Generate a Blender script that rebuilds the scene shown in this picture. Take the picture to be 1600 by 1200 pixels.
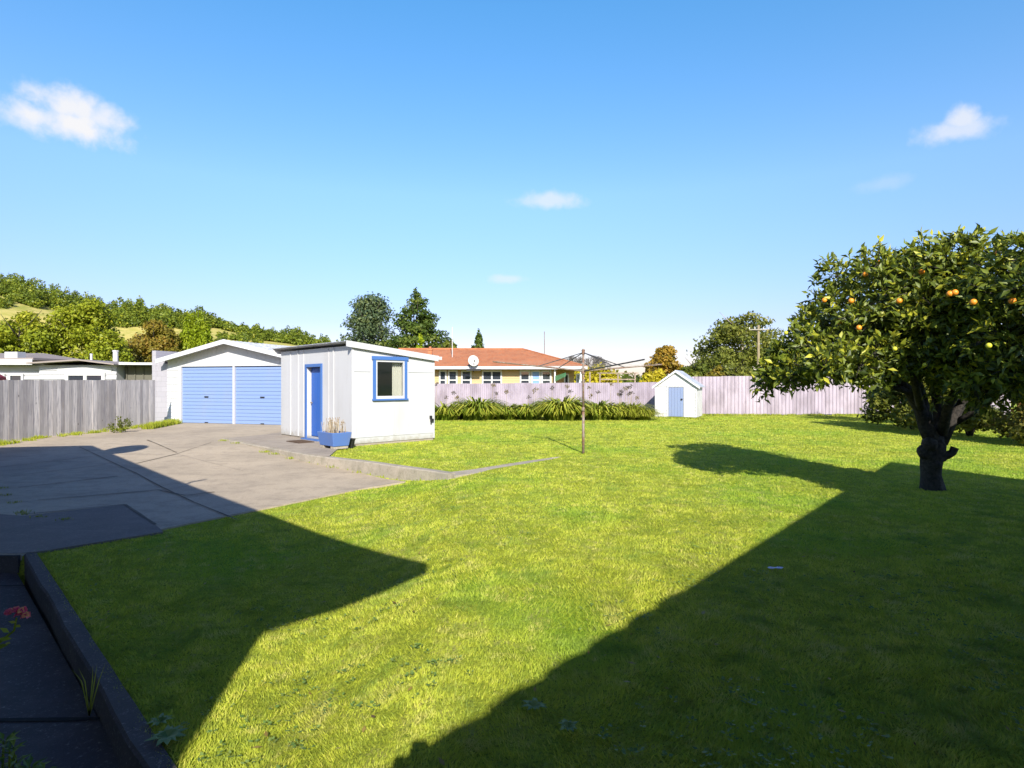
import bpy, math, random
import numpy as np
from mathutils import Vector
from mathutils.geometry import delaunay_2d_cdt
random.seed(7); RNG = np.random.default_rng(7)
for o in list(bpy.data.objects): bpy.data.objects.remove(o)
SC = bpy.context.scene
COL = SC.collection
# ------------------------------------------------------------ camera, sky, sun, exposure
F, CH = 928.0, 1.5
cam = bpy.data.cameras.new('camera'); co = bpy.data.objects.new('camera', cam); COL.objects.link(co)
co.location = (0, 0, CH); co.rotation_euler = (math.pi/2, 0, 0)
cam.lens = F/1600*36; cam.sensor_width = 36; cam.clip_start = .05; cam.clip_end = 8000
SC.camera = co
SC.view_settings.view_transform = 'Standard'; SC.view_settings.look = 'None'
SC.view_settings.exposure = 0.83; SC.view_settings.gamma = 1
SUNH = np.array([0.149, -0.989]); SUNT = 0.5915            # towards the sun, tan(elevation)
ELEV = math.atan(SUNT)
sun = bpy.data.lights.new('sun', 'SUN'); sun.energy = 5.0; sun.angle = math.radians(.5); sun.color = (1, .94, .84)
so = bpy.data.objects.new('sun', sun); COL.objects.link(so)
so.rotation_euler = Vector((SUNH[0]*math.cos(ELEV), SUNH[1]*math.cos(ELEV), math.sin(ELEV))).to_track_quat('Z', 'Y').to_euler()
W = bpy.data.worlds.new('World'); SC.world = W; W.use_nodes = True
wn = W.node_tree; wn.nodes.clear()
def wnode(t, **k):
    n = wn.nodes.new(t)
    for a, b in k.items(): setattr(n, a, b)
    return n
sky = wnode('ShaderNodeTexSky', sky_type='NISHITA'); sky.sun_disc = False
sky.sun_elevation = ELEV; sky.sun_rotation = math.atan2(SUNH[0], SUNH[1]); sky.altitude = 0
sky.air_density = 1.0; sky.dust_density = 0.6; sky.ozone_density = 2.2
hsv = wnode('ShaderNodeHueSaturation'); hsv.inputs['Saturation'].default_value = 1.15
wn.links.new(sky.outputs[0], hsv.inputs['Color'])
tc = wnode('ShaderNodeTexCoord')
nz = wnode('ShaderNodeTexNoise'); nz.inputs['Scale'].default_value = 34; nz.inputs['Detail'].default_value = 6; nz.inputs['Roughness'].default_value = .55
wn.links.new(tc.outputs['Generated'], nz.inputs['Vector'])
def wmath(op, a, b=None, c=None):
    n = wnode('ShaderNodeMath', operation=op)
    for i, v in enumerate((a, b, c)):
        if v is None: continue
        if isinstance(v, (int, float)): n.inputs[i].default_value = v
        else: wn.links.new(v, n.inputs[i])
    return n.outputs[0]
def wdot(vec):
    n = wnode('ShaderNodeVectorMath', operation='DOT_PRODUCT'); n.inputs[1].default_value = vec
    wn.links.new(tc.outputs['Generated'], n.inputs[0]); return n.outputs['Value']
sz = wnode('ShaderNodeSeparateXYZ'); wn.links.new(tc.outputs['Generated'], sz.inputs[0])
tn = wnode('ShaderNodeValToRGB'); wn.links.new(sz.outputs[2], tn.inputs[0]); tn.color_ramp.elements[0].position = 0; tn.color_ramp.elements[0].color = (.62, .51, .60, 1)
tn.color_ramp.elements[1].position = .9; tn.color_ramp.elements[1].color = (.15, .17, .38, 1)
for p_, c_ in ((.10, (.60, .52, .66, 1)), (.30, (.90, .88, .90, 1)), (.54, (.66, 1.0, 1.06, 1)), (.64, (.36, .40, .72, 1))): e0 = tn.color_ramp.elements.new(p_); e0.color = c_  # tint darkens the unseen sky overhead to weaken fill light in shadows
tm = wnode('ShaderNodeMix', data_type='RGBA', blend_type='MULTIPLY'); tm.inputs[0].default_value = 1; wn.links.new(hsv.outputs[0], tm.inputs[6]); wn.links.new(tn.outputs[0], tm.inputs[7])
cmask = None
for px, py, wx, wy, den in ((118,194,82,32,1.0), (60,182,82,26,.95), (108,168,66,34,.95), (160,186,46,32,.85), (1490,206,56,22,.65), (1502,188,26,22,.75), (856,313,55,15,.6), (794,436,34,8,.45), (1385,286,40,14,.18), (40,186,60,18,.6)):
    d = Vector(((px-800)/F, 1, (600-py)/F)); L = d.length; d.normalize()
    r = d.cross(Vector((0,0,1))).normalized(); u = r.cross(d).normalized()
    a = wmath('DIVIDE', wdot(r), wx/F/L); b = wmath('DIVIDE', wdot(u), wy/F/L)
    rr = wmath('SQRT', wmath('ADD', wmath('MULTIPLY', a, a), wmath('MULTIPLY', b, b)))
    fr = wmath('GREATER_THAN', wdot(d), 0.0)
    v = wmath('SUBTRACT', wmath('ADD', 1.0, wmath('MULTIPLY', wmath('SUBTRACT', nz.outputs[0], .45), 1.8)), rr)
    n = wnode('ShaderNodeMapRange', interpolation_type='SMOOTHSTEP'); wn.links.new(v, n.inputs[0]); n.inputs[1].default_value = -.1; n.inputs[2].default_value = .95; n.inputs[4].default_value = den
    m = wmath('MULTIPLY', n.outputs[0], fr)
    cmask = m if cmask is None else wmath('MAXIMUM', cmask, m)
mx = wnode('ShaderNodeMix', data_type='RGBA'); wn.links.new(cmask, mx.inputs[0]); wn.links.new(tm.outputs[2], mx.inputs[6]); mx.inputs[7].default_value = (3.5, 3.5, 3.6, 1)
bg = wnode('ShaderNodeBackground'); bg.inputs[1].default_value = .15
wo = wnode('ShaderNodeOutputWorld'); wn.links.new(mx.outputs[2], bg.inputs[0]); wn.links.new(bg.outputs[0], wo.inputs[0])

# ------------------------------------------------------------ helpers
def px2w(px, py, Y): return ((px-800)/F*Y, Y, CH+(600-py)/F*Y)
def S(u): u = np.clip(u, 0, 1); return u*u*(3-2*u)
KX = [-7.81, -4.34, -3.1, -1.93, -1.06, 1.05]; KY = [16.0, 12.45, 11.5, 10.57, 9.8, 12.2]
def zlow(x, y): return -.25*S((16.5-np.asarray(y, float))/7)*S((-.3-np.asarray(x, float))/(2-.95*S((7.2-np.asarray(y, float))/3)))
PK = ((-1.65, 2.67), (-4.98, 6.05))                        # left edge of the kerb along the sunken path
def pathside(x, y):                                          # >0 = on the path side
    (ax, ay), (bx, by) = PK; dx, dy = bx-ax, by-ay; L = math.hypot(dx, dy)
    return (dx*(np.asarray(y)-ay)-dy*(np.asarray(x)-ax))/L
def on_terrace(x, y): x = np.asarray(x); y = np.asarray(y); return (x > KX[0]) & (x < KX[-1]) & (y > np.interp(x, KX, KY))
def gz(x, y):
    z = np.where(on_terrace(x, y), 0.0, zlow(x, y))
    return z
def G(px, py, zf=gz):
    z = 0.0
    for _ in range(12):
        Y = F*(CH-z)/(py-600); X = (px-800)/F*Y; z = float(zf(X, Y))
    return (X, Y, z)
def caster(px, py, h):
    X, Y, z = G(px, py, zlow); k = (h-z)/SUNT
    return (X+SUNH[0]*k, Y+SUNH[1]*k)
def newmat(name):
    m = bpy.data.materials.new(name); m.use_nodes = True; m.node_tree.nodes.clear(); return m
class NT:
    def __init__(s, name):
        s.m = newmat(name); s.t = s.m.node_tree
    def n(s, t, ins=None, **k):
        n = s.t.nodes.new(t)
        for a, b in k.items(): setattr(n, a, b)
        for a, b in (ins or {}).items():
            if hasattr(b, 'is_linked') or isinstance(b, bpy.types.NodeSocket): s.t.links.new(b, n.inputs[a])
            else: n.inputs[a].default_value = b
        return n
    def noise(s, vec, scale, detail=4, rough=.55): return s.n('ShaderNodeTexNoise', {'Vector': vec, 'Scale': scale, 'Detail': detail, 'Roughness': rough}).outputs[0]
    def ramp(s, v, lo, hi): return s.n('ShaderNodeMapRange', {0: v, 1: lo, 2: hi}, interpolation_type='SMOOTHSTEP').outputs[0]
    def mix(s, f, a, b):
        a = (*a, 1) if isinstance(a, tuple) else a; b = (*b, 1) if isinstance(b, tuple) else b
        return s.n('ShaderNodeMix', {0: f, 6: a, 7: b}, data_type='RGBA').outputs[2]
    def mul(s, a, b): return s.n('ShaderNodeMath', {0: a, 1: b}, operation='MULTIPLY').outputs[0]
    def scalevec(s, vec, sc): return s.n('ShaderNodeVectorMath', {0: vec, 1: sc}, operation='MULTIPLY').outputs[0]
    def out(s, sh): o = s.t.nodes.new('ShaderNodeOutputMaterial'); s.t.links.new(sh, o.inputs[0]); return s.m
    def pbr(s, col, rough=.7, bump=None, bs=.3, bd=.01, metal=0, spec=.4):
        ins = {'Base Color': (*col, 1) if isinstance(col, tuple) else col, 'Roughness': rough, 'Metallic': metal, 'Specular IOR Level': spec}
        if bump is not None: ins['Normal'] = s.n('ShaderNodeBump', {'Height': bump, 'Strength': bs, 'Distance': bd}).outputs[0]
        return s.out(s.n('ShaderNodeBsdfPrincipled', ins).outputs[0])
def paint(name, c, dirt=(.35,.33,.3), amt=.25, sc=1.5, rough=.55, fine=30, bs=.15, metal=0, spec=.4, splash=None):
    q = NT(name); v = q.n('ShaderNodeTexCoord').outputs['Object']
    n1 = q.ramp(q.noise(q.scalevec(v, (1, 1, .35)), sc, 6, .6), .45, .85); n2 = q.noise(v, fine, 3)
    col = q.mix(q.mul(n1, amt), c, dirt)
    if splash:
        zc = q.n('ShaderNodeSeparateXYZ', {0: v}).outputs[2]; zz_ = q.n('ShaderNodeMath', {0: zc, 1: q.mul(q.noise(v, 7, 5, .7), splash*1.6)}, operation='SUBTRACT').outputs[0]
        col = q.mix(q.mul(q.ramp(zz_, splash*.1, -splash*.9), .7), col, (.24,.21,.15)); st_ = q.noise(q.scalevec(v, (14, 14, .8)), 1, 4, .6); col = q.mix(q.mul(q.ramp(st_, .58, .78), .3), col, (.28,.26,.22))
    return q.pbr(col, rough, n2, bs, .004, metal, spec)
def speckle(name, cols, scales, rough=.85, bs=.5, bd=.01, coord='Object', stretch=(1,1,1)):
    q = NT(name); v = q.n('ShaderNodeTexCoord').outputs['Object'] if coord == 'Object' else q.n('ShaderNodeNewGeometry').outputs['Position']
    v = q.scalevec(v, stretch); c = cols[0]; last = None
    for k, sc in zip(cols[1:], scales):
        last = q.noise(v, sc, 6, .6); c = q.mix(q.ramp(last, .38, .66), c, k)
    return q.pbr(c, rough, last, bs, bd)
def leafmat(name, cols, sc=None, gloss=.25, trans=.35, big=.4):
    """foliage: tint attribute mixes the leaf colours; translucent blades"""
    q = NT(name); a = q.n('ShaderNodeAttribute', attribute_name='tint').outputs['Fac']
    pos = q.n('ShaderNodeNewGeometry').outputs['Position']
    c = q.mix(q.ramp(a, 0, .5), cols[0], cols[1]); c = q.mix(q.ramp(a, .5, 1), c, cols[2])
    if len(cols) > 3: c = q.mix(q.ramp(q.noise(pos, big, 3), .5, .62), c, cols[3])
    if len(cols) > 4: c = q.mix(q.ramp(q.noise(pos, big*9, 5, .7), .52, .68), c, cols[4])
    if len(cols) > 5: c = q.mix(q.mul(q.ramp(q.noise(pos, big*4, 5, .7), .52, .66), .85), c, cols[5]); c = q.mix(q.mul(q.ramp(q.noise(pos, big*16, 4, .7), .56, .7), .6), c, cols[6])
    d = q.n('ShaderNodeBsdfPrincipled', {'Base Color': c, 'Roughness': .5, 'Specular IOR Level': gloss}).outputs[0]
    t = q.n('ShaderNodeBsdfTranslucent', {'Color': c}).outputs[0]
    return q.out(q.n('ShaderNodeMixShader', {0: trans, 1: d, 2: t}).outputs[0])

class MB:
    def __init__(s): s.v = []; s.f = []; s.c = []
    def quad(s, *p, c=0): i = len(s.v); s.v += [tuple(q) for q in p]; s.f.append(tuple(range(i, i+len(p)))); s.c.append(c)
    def box(s, a, b, c=0, top=None):
        x0, y0, z0 = a; x1, y1, z1 = b; i = len(s.v)
        s.v += [(x0,y0,z0),(x1,y0,z0),(x1,y1,z0),(x0,y1,z0),(x0,y0,z1),(x1,y0,z1),(x1,y1,z1),(x0,y1,z1)]
        s.f += [tuple(i+k for k in q) for q in ((0,3,2,1),(4,5,6,7),(0,1,5,4),(1,2,6,5),(2,3,7,6),(3,0,4,7))]; s.c += [c]*6; return s
    def hexa(s, p, c=0):                                   # 8 corners, bottom ring then top ring
        i = len(s.v); s.v += [tuple(q) for q in p]
        s.f += [tuple(i+k for k in q) for q in ((0,3,2,1),(4,5,6,7),(0,1,5,4),(1,2,6,5),(2,3,7,6),(3,0,4,7))]; s.c += [c]*6; return s
    def prism(s, poly, z0, z1, c=0):
        n = len(poly); i = len(s.v); s.v += [(x, y, z0) for x, y in poly]+[(x, y, z1) for x, y in poly]
        s.f.append(tuple(i+k for k in range(n))[::-1]); s.f.append(tuple(i+n+k for k in range(n)))
        for k in range(n): s.f.append((i+k, i+(k+1)%n, i+n+(k+1)%n, i+n+k))
        s.c += [c]*(n+2); return s
    def extr(s, prof, a, b, axis='y', c=0):                # profile in (x,z), extruded along y (or profile (y,z) along x)
        n = len(prof); i = len(s.v)
        for t in (a, b): s.v += [((x, t, z) if axis == 'y' else (t, x, z)) for x, z in prof]
        s.f.append(tuple(i+k for k in range(n))); s.f.append(tuple(i+n+k for k in range(n))[::-1])
        for k in range(n): s.f.append((i+k, i+n+k, i+n+(k+1)%n, i+(k+1)%n))
        s.c += [c]*(n+2); return s
    def tube(s, pts, rad, n=8, c=0, jit=0, cap=True):
        pts = [Vector(p) for p in pts]
        if not hasattr(rad, '__len__'): rad = [rad]*len(pts)
        up = Vector((.12, .31, .94)); rings = []
        for k, p in enumerate(pts):
            d = (pts[min(k+1, len(pts)-1)]-pts[max(k-1, 0)]).normalized()
            a = d.cross(up if abs(d.dot(up)) < .95 else Vector((1, 0, 0))).normalized()
            if rings and a.dot(pa) < 0 and False: a = -a
            pa = a; b = d.cross(a); i = len(s.v); rings.append(i)
            for j in range(n):
                t = 2*math.pi*j/n; r = rad[k]*(1+jit*random.uniform(-1, 1))
                s.v.append(tuple(p+a*(r*math.cos(t))+b*(r*math.sin(t))))
        for r0, r1 in zip(rings, rings[1:]):
            for j in range(n): s.f.append((r0+j, r0+(j+1)%n, r1+(j+1)%n, r1+j)); s.c.append(c)
        if cap: s.f.append(tuple(rings[0]+j for j in range(n))[::-1]); s.f.append(tuple(rings[-1]+j for j in range(n))); s.c += [c, c]
        return s
    def sphere(s, ce, r, nu=10, nv=6, c=0, jit=0):
        if not hasattr(r, '__len__'): r = (r, r, r)
        i = len(s.v)
        for a in range(nv+1):
            for b in range(nu):
                th = math.pi*a/nv; ph = 2*math.pi*b/nu; k = 1+jit*random.uniform(-1, 1)
                s.v.append((ce[0]+r[0]*k*math.sin(th)*math.cos(ph), ce[1]+r[1]*k*math.sin(th)*math.sin(ph), ce[2]+r[2]*k*math.cos(th)))
        for a in range(nv):
            for b in range(nu): s.f.append((i+a*nu+b, i+(a+1)*nu+b, i+(a+1)*nu+(b+1)%nu, i+a*nu+(b+1)%nu)); s.c.append(c)
        return s
    def build(s, name, m, parent=None, smooth=False, bevel=0):
        return mk(name, s.v, s.f, m, parent, smooth, s.c, bevel)
def mk(name, v, f, m, parent=None, smooth=False, tint=None, bevel=0):
    me = bpy.data.meshes.new(name); me.from_pydata(v, [], f); me.validate(verbose=False)
    if tint is not None and len(tint) == len(me.polygons):
        a = me.attributes.new('tint', 'FLOAT', 'FACE'); a.data.foreach_set('value', np.asarray(tint, dtype=np.float32))
    if smooth: me.polygons.foreach_set('use_smooth', [True]*len(me.polygons))
    me.materials.append(m); o = bpy.data.objects.new(name, me); COL.objects.link(o)
    if parent: o.parent = parent
    if bevel:
        b = o.modifiers.new('bevel', 'BEVEL'); b.width = bevel; b.segments = 2; b.limit_method = 'ANGLE'
    return o
def mknp(name, V, Fc, m, parent=None, tint=None, smooth=False):
    """V (n,3); Fc (k,c) faces with c corners each, numpy fast path"""
    me = bpy.data.meshes.new(name); k, c = Fc.shape
    me.vertices.add(len(V)); me.vertices.foreach_set('co', V.astype(np.float32).ravel())
    me.loops.add(k*c); me.loops.foreach_set('vertex_index', Fc.astype(np.int32).ravel())
    me.polygons.add(k); me.polygons.foreach_set('loop_start', np.arange(0, k*c, c, dtype=np.int32))
    me.update(calc_edges=True)
    if tint is not None:
        a = me.attributes.new('tint', 'FLOAT', 'FACE'); a.data.foreach_set('value', tint.astype(np.float32))
    if smooth: me.polygons.foreach_set('use_smooth', np.ones(k, dtype=bool))
    me.materials.append(m); o = bpy.data.objects.new(name, me); COL.objects.link(o)
    if parent: o.parent = parent
    return o
def tag(o, label=None, cat=None, group=None, kind=None):
    if label: o['label'] = label
    if cat: o['category'] = cat
    if group: o['group'] = group
    if kind: o['kind'] = kind
    return o
def empty(name, loc, rz=0, label=None, cat=None, group=None):
    o = bpy.data.objects.new(name, None); COL.objects.link(o); o.location = loc; o.rotation_euler = (0, 0, rz)
    o.empty_display_size = .2
    return tag(o, label, cat, group)
def struct(o, label=None): return tag(o, label, None, None, 'structure')
def sheet(name, poly, sp, zf, m, dz=0.0, z0=None):
    """flat-ish sheet following the ground inside a polygon, with a short skirt"""
    P = [Vector(p[:2]) for p in poly]; n = len(P); bd = []
    for k in range(n):
        a, b = P[k], P[(k+1) % n]; q = max(1, int((b-a).length/sp))
        bd += [a.lerp(b, t/q) for t in range(q)]
    xs = [p.x for p in P]; ys = [p.y for p in P]; pts = list(bd)
    def inside(x, y):
        c = False
        for k in range(n):
            a, b = P[k], P[(k+1) % n]
            if (a.y > y) != (b.y > y) and x < (b.x-a.x)*(y-a.y)/(b.y-a.y)+a.x: c = not c
        return c
    x = min(xs)+sp*.5
    while x < max(xs):
        y = min(ys)+sp*.5
        while y < max(ys):
            if inside(x, y): pts.append(Vector((x, y)))
            y += sp
        x += sp
    nb = len(bd); r = delaunay_2d_cdt(pts, [], [list(range(nb))], 1, 1e-5)
    V = [(p.x, p.y, float(zf(p.x, p.y))+dz) for p in r[0]]; Fc = [tuple(f) for f in r[2]]
    i0 = len(V); bz = [(p.x, p.y, float(zf(p.x, p.y))+dz) for p in bd]
    V += bz+[(a, b, c-.06) for a, b, c in bz]
    Fc += [(i0+k, i0+nb+k, i0+nb+(k+1) % nb, i0+(k+1) % nb) for k in range(nb)]
    o = mk(name, V, Fc, m); me = o.data
    return o
def inpoly(P, x, y):
    c = np.zeros(len(x), bool); n = len(P)
    for k in range(n):
        (ax, ay), (bx, by) = P[k], P[(k+1)%n]
        if ay == by: continue
        c ^= ((ay > y) != (by > y)) & (x < (bx-ax)*(y-ay)/(by-ay)+ax)
    return c
# leaf clouds -----------------------------------------------------------------
def leafcloud(blobs, n, size, aspect=.5, shell=.45, up=.25, fold=False, seed=1, droop=0):
    """n rhombic leaves in ellipsoids (x,y,z,rx,ry,rz): V, F, tint"""
    r = np.random.default_rng(seed); B = np.array(blobs, float)
    w = (B[:,3]*B[:,4]+B[:,4]*B[:,5]+B[:,3]*B[:,5]); idx = r.choice(len(B), n, p=w/w.sum()); b = B[idx]
    d = r.normal(size=(n,3)); d /= np.linalg.norm(d, axis=1)[:,None]
    rad = (shell+(1-shell)*r.random(n)**.6)*(1+.12*r.normal(size=n))
    C = b[:,:3]+d*b[:,3:6]*rad[:,None]
    nrm = d*.8+r.normal(size=(n,3))*.7+np.array([0,0,up]); nrm /= np.linalg.norm(nrm, axis=1)[:,None]
    a = r.normal(size=(n,3))+d*.5+np.array([0,0,-droop]); a -= nrm*(a*nrm).sum(1)[:,None]; a /= np.linalg.norm(a, axis=1)[:,None]
    c = np.cross(nrm, a); L = size*(.6+.8*r.random(n))[:,None]
    V = np.stack([C-a*L*.5, C+c*L*aspect*.5, C+a*L*.5, C-c*L*aspect*.5], 1).reshape(-1, 3)
    Fc = np.arange(n*4).reshape(-1, 4)
    bt = r.random(len(B))[idx]
    return V, Fc, np.clip(.5*bt+.5*r.random(n), 0, 1)
# ------------------------------------------------------------ materials
WHITE = paint('white_paint', (.47,.47,.48), (.30,.28,.25), .3, 1.2, .5)
WHITE_OLD = paint('worn_white_paint', (.55,.55,.55), (.22,.18,.14), .6, 5, .6)
WARMWHITE = paint('board_paint', (.74,.72,.74), (.4,.38,.36), .2, 1.4, .5)
BLUE = paint('mid_blue_paint', (.05,.13,.36), (.12,.17,.3), .2, 3, .45)
DBLUE = paint('strong_blue_paint', (.016,.09,.36), (.01,.04,.2), .3, 3, .45)
DOORB = paint('roller_door_blue', (.175,.25,.435), (.23,.26,.35), .35, 1.6, .42)
SHEDB = paint('pale_blue_paint', (.19,.24,.38), (.24,.24,.28), .3, 5, .55)
IRON = speckle('roofing_iron', [(.42,.44,.47),(.55,.57,.60),(.30,.30,.32)], [1.2, 6], .45, .1)
PURPLE = speckle('lilac_iron_fence_paint', [(.34,.29,.345),(.38,.325,.375),(.24,.20,.235)], [.5, 2.3], .5, .1, stretch=(1,1,.3))
DARK = paint('black_plastic', (.015,.015,.017), (.05,.05,.05), .2, 6, .4)
STEEL = speckle('rusty_pole', [(.17,.135,.10),(.25,.22,.18),(.17,.085,.05)], [6, 18], .6, .3)
DSTEEL = paint('dark_arm_metal', (.05,.05,.055), (.12,.06,.04), .4, 12, .5)
WOODG = NT('weathered_boards'); q = WOODG
v = q.n('ShaderNodeTexCoord').outputs['Object']; at = q.n('ShaderNodeAttribute', attribute_name='tint').outputs['Fac']
off = q.n('ShaderNodeCombineXYZ', {2: q.mul(at, 37.0)}).outputs[0]; v = q.n('ShaderNodeVectorMath', {0: v, 1: off}, operation='ADD').outputs[0]
g1 = q.noise(q.scalevec(v, (9, 9, .55)), 3, 6, .65); g2 = q.noise(q.scalevec(v, (2.4, 2.4, .9)), 1.8, 4, .6); kn = q.n('ShaderNodeTexVoronoi', {'Vector': q.scalevec(v, (3.2, 3.2, 1.3)), 'Scale': 1.6}).outputs['Distance']
c = q.mix(q.ramp(at, 0, 1), (.38,.34,.31), (.74,.67,.60)); c = q.mix(q.mul(q.ramp(g1, .42, .7), .85), c, (.25,.225,.23)); c = q.mix(q.mul(q.ramp(g2, .5, .75), .5), c, (.66,.6,.57))
c = q.mix(q.mul(q.ramp(q.noise(q.scalevec(v, (5,5,.4)), 1.3, 2), .66, .74), .5), c, (.33,.24,.12))
c = q.mix(q.ramp(kn, .09, .03), c, (.07,.055,.05))
WOODG = q.pbr(c, .85, g1, .5, .006)
WOODB = speckle('brown_timber', [(.26,.20,.14),(.36,.28,.2),(.15,.11,.08)], [3, 14], .8)
BLOCK = NT('concrete_block'); q = BLOCK; v = q.n('ShaderNodeTexCoord').outputs['Object']
sw = q.n('ShaderNodeCombineXYZ', {0: q.n('ShaderNodeSeparateXYZ', {0: v}).outputs[0], 1: q.n('ShaderNodeSeparateXYZ', {0: v}).outputs[2]}).outputs[0]
bk = q.n('ShaderNodeTexBrick', {'Vector': sw, 'Color1': (.34,.325,.36,1), 'Color2': (.315,.30,.335,1), 'Mortar': (.27,.26,.285,1), 'Scale': 1.0, 'Mortar Size': .008, 'Brick Width': .4, 'Row Height': .2}).outputs[0]
BLOCK = q.pbr(q.mix(q.mul(q.ramp(q.noise(v, 1.6, 5), .5, .8), .5), bk, (.17,.165,.18)), .85, q.noise(v, 30), .4, .006)
def concrete(name, a, b, d, s=1.0):
    q = NT(name); v = q.n('ShaderNodeNewGeometry').outputs['Position']
    n1 = q.noise(v, .55*s, 5, .6); n2 = q.noise(v, 3.5*s, 6, .7); n3 = q.noise(v, 38, 5, .85); n4 = q.noise(q.scalevec(v, (1, 3.5, 1)), 1.1, 5, .6)
    c = q.mix(q.ramp(n1, .35, .68), a, b); c = q.mix(q.mul(q.ramp(n2, .45, .7), .5), c, d); c = q.mix(q.mul(q.ramp(n4, .54, .7), .5), c, d)
    c = q.mix(q.mul(q.ramp(n3, .5, .75), .55), c, (.08,.075,.07)); c = q.mix(q.mul(q.ramp(n3, .46, .3), .3), c, (.62,.58,.52))
    return q.pbr(c, .9, n3, .6, .006)
CONC = concrete('driveway_concrete', (.42,.345,.25), (.34,.28,.205), (.23,.19,.14))
CONCP = concrete('pad_concrete', (.28,.235,.19), (.33,.28,.22), (.17,.14,.11))
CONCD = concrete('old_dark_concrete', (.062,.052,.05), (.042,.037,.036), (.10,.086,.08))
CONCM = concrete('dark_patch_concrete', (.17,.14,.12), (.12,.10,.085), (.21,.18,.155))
KERB = concrete('kerb_concrete', (.36,.31,.25), (.28,.25,.20), (.16,.15,.10), 2.5)
JOINT = speckle('joint_dirt', [(.09,.075,.06),(.13,.11,.08)], [8], .95)
LAWN_C = [(.28,.345,.045), (.47,.52,.055), (.62,.59,.12), (.33,.44,.045), (.53,.51,.14), (.21,.31,.05), (.16,.18,.045)]
def lawnmat():
    q = NT('lawn_soil_and_thatch'); v = q.n('ShaderNodeNewGeometry').outputs['Position']
    n1 = q.noise(v, .4, 3); n2 = q.noise(v, 3.6, 6, .7); n3 = q.noise(v, 55, 5, .75); n4 = q.noise(q.scalevec(v, (1, 2.2, 1)), 9, 5, .7)
    c = q.mix(q.ramp(n4, .35, .68), (.26,.32,.03), (.39,.42,.045)); c = q.mix(q.ramp(n1, .48, .62), c, (.22,.35,.03)); c = q.mix(q.mul(q.ramp(n2, .5, .68), .75), c, (.42,.40,.12))
    c = q.mix(q.mul(q.ramp(n3, .5, .62), .7), c, (.06,.09,.02))
    return q.pbr(c, .95, n3, .8, .03, spec=.1)
LAWN = lawnmat()
GRASS = leafmat('grass_blades', LAWN_C, gloss=.15, trans=.4, big=.42)
FIELD = speckle('field_grass', [(.16,.20,.03),(.24,.25,.05),(.09,.12,.02)], [.02, .1], .95, .3, coord='p')
HILLG = speckle('dry_hill_grass', [(.42,.35,.08),(.33,.32,.055),(.24,.26,.04),(.46,.38,.12)], [.012, .04, .2], .95, .3, coord='p')
BARK = speckle('citrus_bark', [(.038,.032,.027),(.062,.053,.046),(.016,.014,.012)], [5, 22], .9, 1.0, .02)
BARKP = speckle('pale_bark', [(.30,.26,.22),(.4,.36,.31),(.16,.13,.11)], [.6, 2], .9, .5)
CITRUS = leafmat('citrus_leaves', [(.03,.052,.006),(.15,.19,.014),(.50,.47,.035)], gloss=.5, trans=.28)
M_TREE = {
 'broad': leafmat('broadleaf_foliage', [(.10,.135,.01),(.25,.29,.018),(.40,.38,.03)]),
 'autumn': leafmat('russet_foliage', [(.11,.11,.015),(.22,.18,.022),(.33,.20,.035)]),
 'willow': leafmat('lime_foliage', [(.13,.19,.008),(.27,.34,.014),(.36,.40,.03)]),
 'pine': leafmat('pine_foliage', [(.03,.06,.014),(.075,.12,.018),(.16,.19,.03)]),
 'bluepine': leafmat('bluish_conifer_foliage', [(.04,.075,.04),(.09,.13,.06),(.17,.20,.06)]),
 'orange': leafmat('orange_autumn_foliage', [(.15,.13,.015),(.33,.21,.025),(.44,.23,.035)]),
 'yellow': leafmat('yellow_autumn_foliage', [(.25,.23,.015),(.42,.36,.02),(.52,.42,.03)]),
 'gum': leafmat('gum_foliage', [(.08,.10,.02),(.17,.19,.03),(.30,.27,.05)]),
 'mid': leafmat('mid_green_foliage', [(.05,.075,.012),(.12,.15,.02),(.21,.21,.03)]),
 'hill': leafmat('hill_forest_foliage', [(.065,.10,.015),(.17,.22,.02),(.34,.34,.03)]),
 'shrub': leafmat('shrub_foliage', [(.05,.07,.012),(.13,.15,.02),(.24,.22,.03)]),
 'red': leafmat('reddish_shrub_foliage', [(.06,.075,.012),(.16,.15,.02),(.30,.11,.025)]),
}
AGA = leafmat('strap_leaves', [(.055,.095,.008),(.18,.24,.018),(.42,.42,.05)], gloss=.5, trans=.3)
STRAW = leafmat('dry_stalks', [(.40,.32,.20),(.50,.42,.30),(.30,.22,.14)], trans=.2)
UMBEL = leafmat('spent_flower_heads', [(.22,.17,.09),(.26,.21,.14),(.18,.15,.14)], trans=.2)
WEED = leafmat('weed_leaves', [(.13,.18,.014),(.26,.30,.02),(.36,.36,.05)], trans=.35)
BWEED = leafmat('broad_weed_leaves', [(.09,.16,.035),(.13,.21,.045),(.21,.28,.075)], gloss=.2, trans=.2)
ROOFR = speckle('orange_red_roof', [(.38,.125,.045),(.43,.15,.06),(.28,.09,.035),(.35,.16,.08)], [.35, 1.5, 8], .7, .3)
CREAM = paint('yellow_cream_boards', (.42,.30,.15), (.30,.23,.13), .2, 1, .6)
def glassmat(name, tint=(.05,.06,.07), t=.35):
    q = NT(name); g = q.n('ShaderNodeBsdfPrincipled', {'Base Color': (*tint, 1), 'Roughness': .03, 'Specular IOR Level': .9}).outputs[0]
    tr = q.n('ShaderNodeBsdfTransparent').outputs[0]
    return q.out(q.n('ShaderNodeMixShader', {0: t, 1: g, 2: tr}).outputs[0])
GLASS = glassmat('window_glass'); GLASS_D = glassmat('dark_window_glass', (.03,.035,.045), .0)
CLOTH = paint('curtain_cloth', (.7,.7,.6), (.5,.5,.4), .3, 4, .8); MAROON = paint('maroon_canvas', (.20,.012,.035), (.1,.01,.02), .3, 5, .8)
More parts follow.
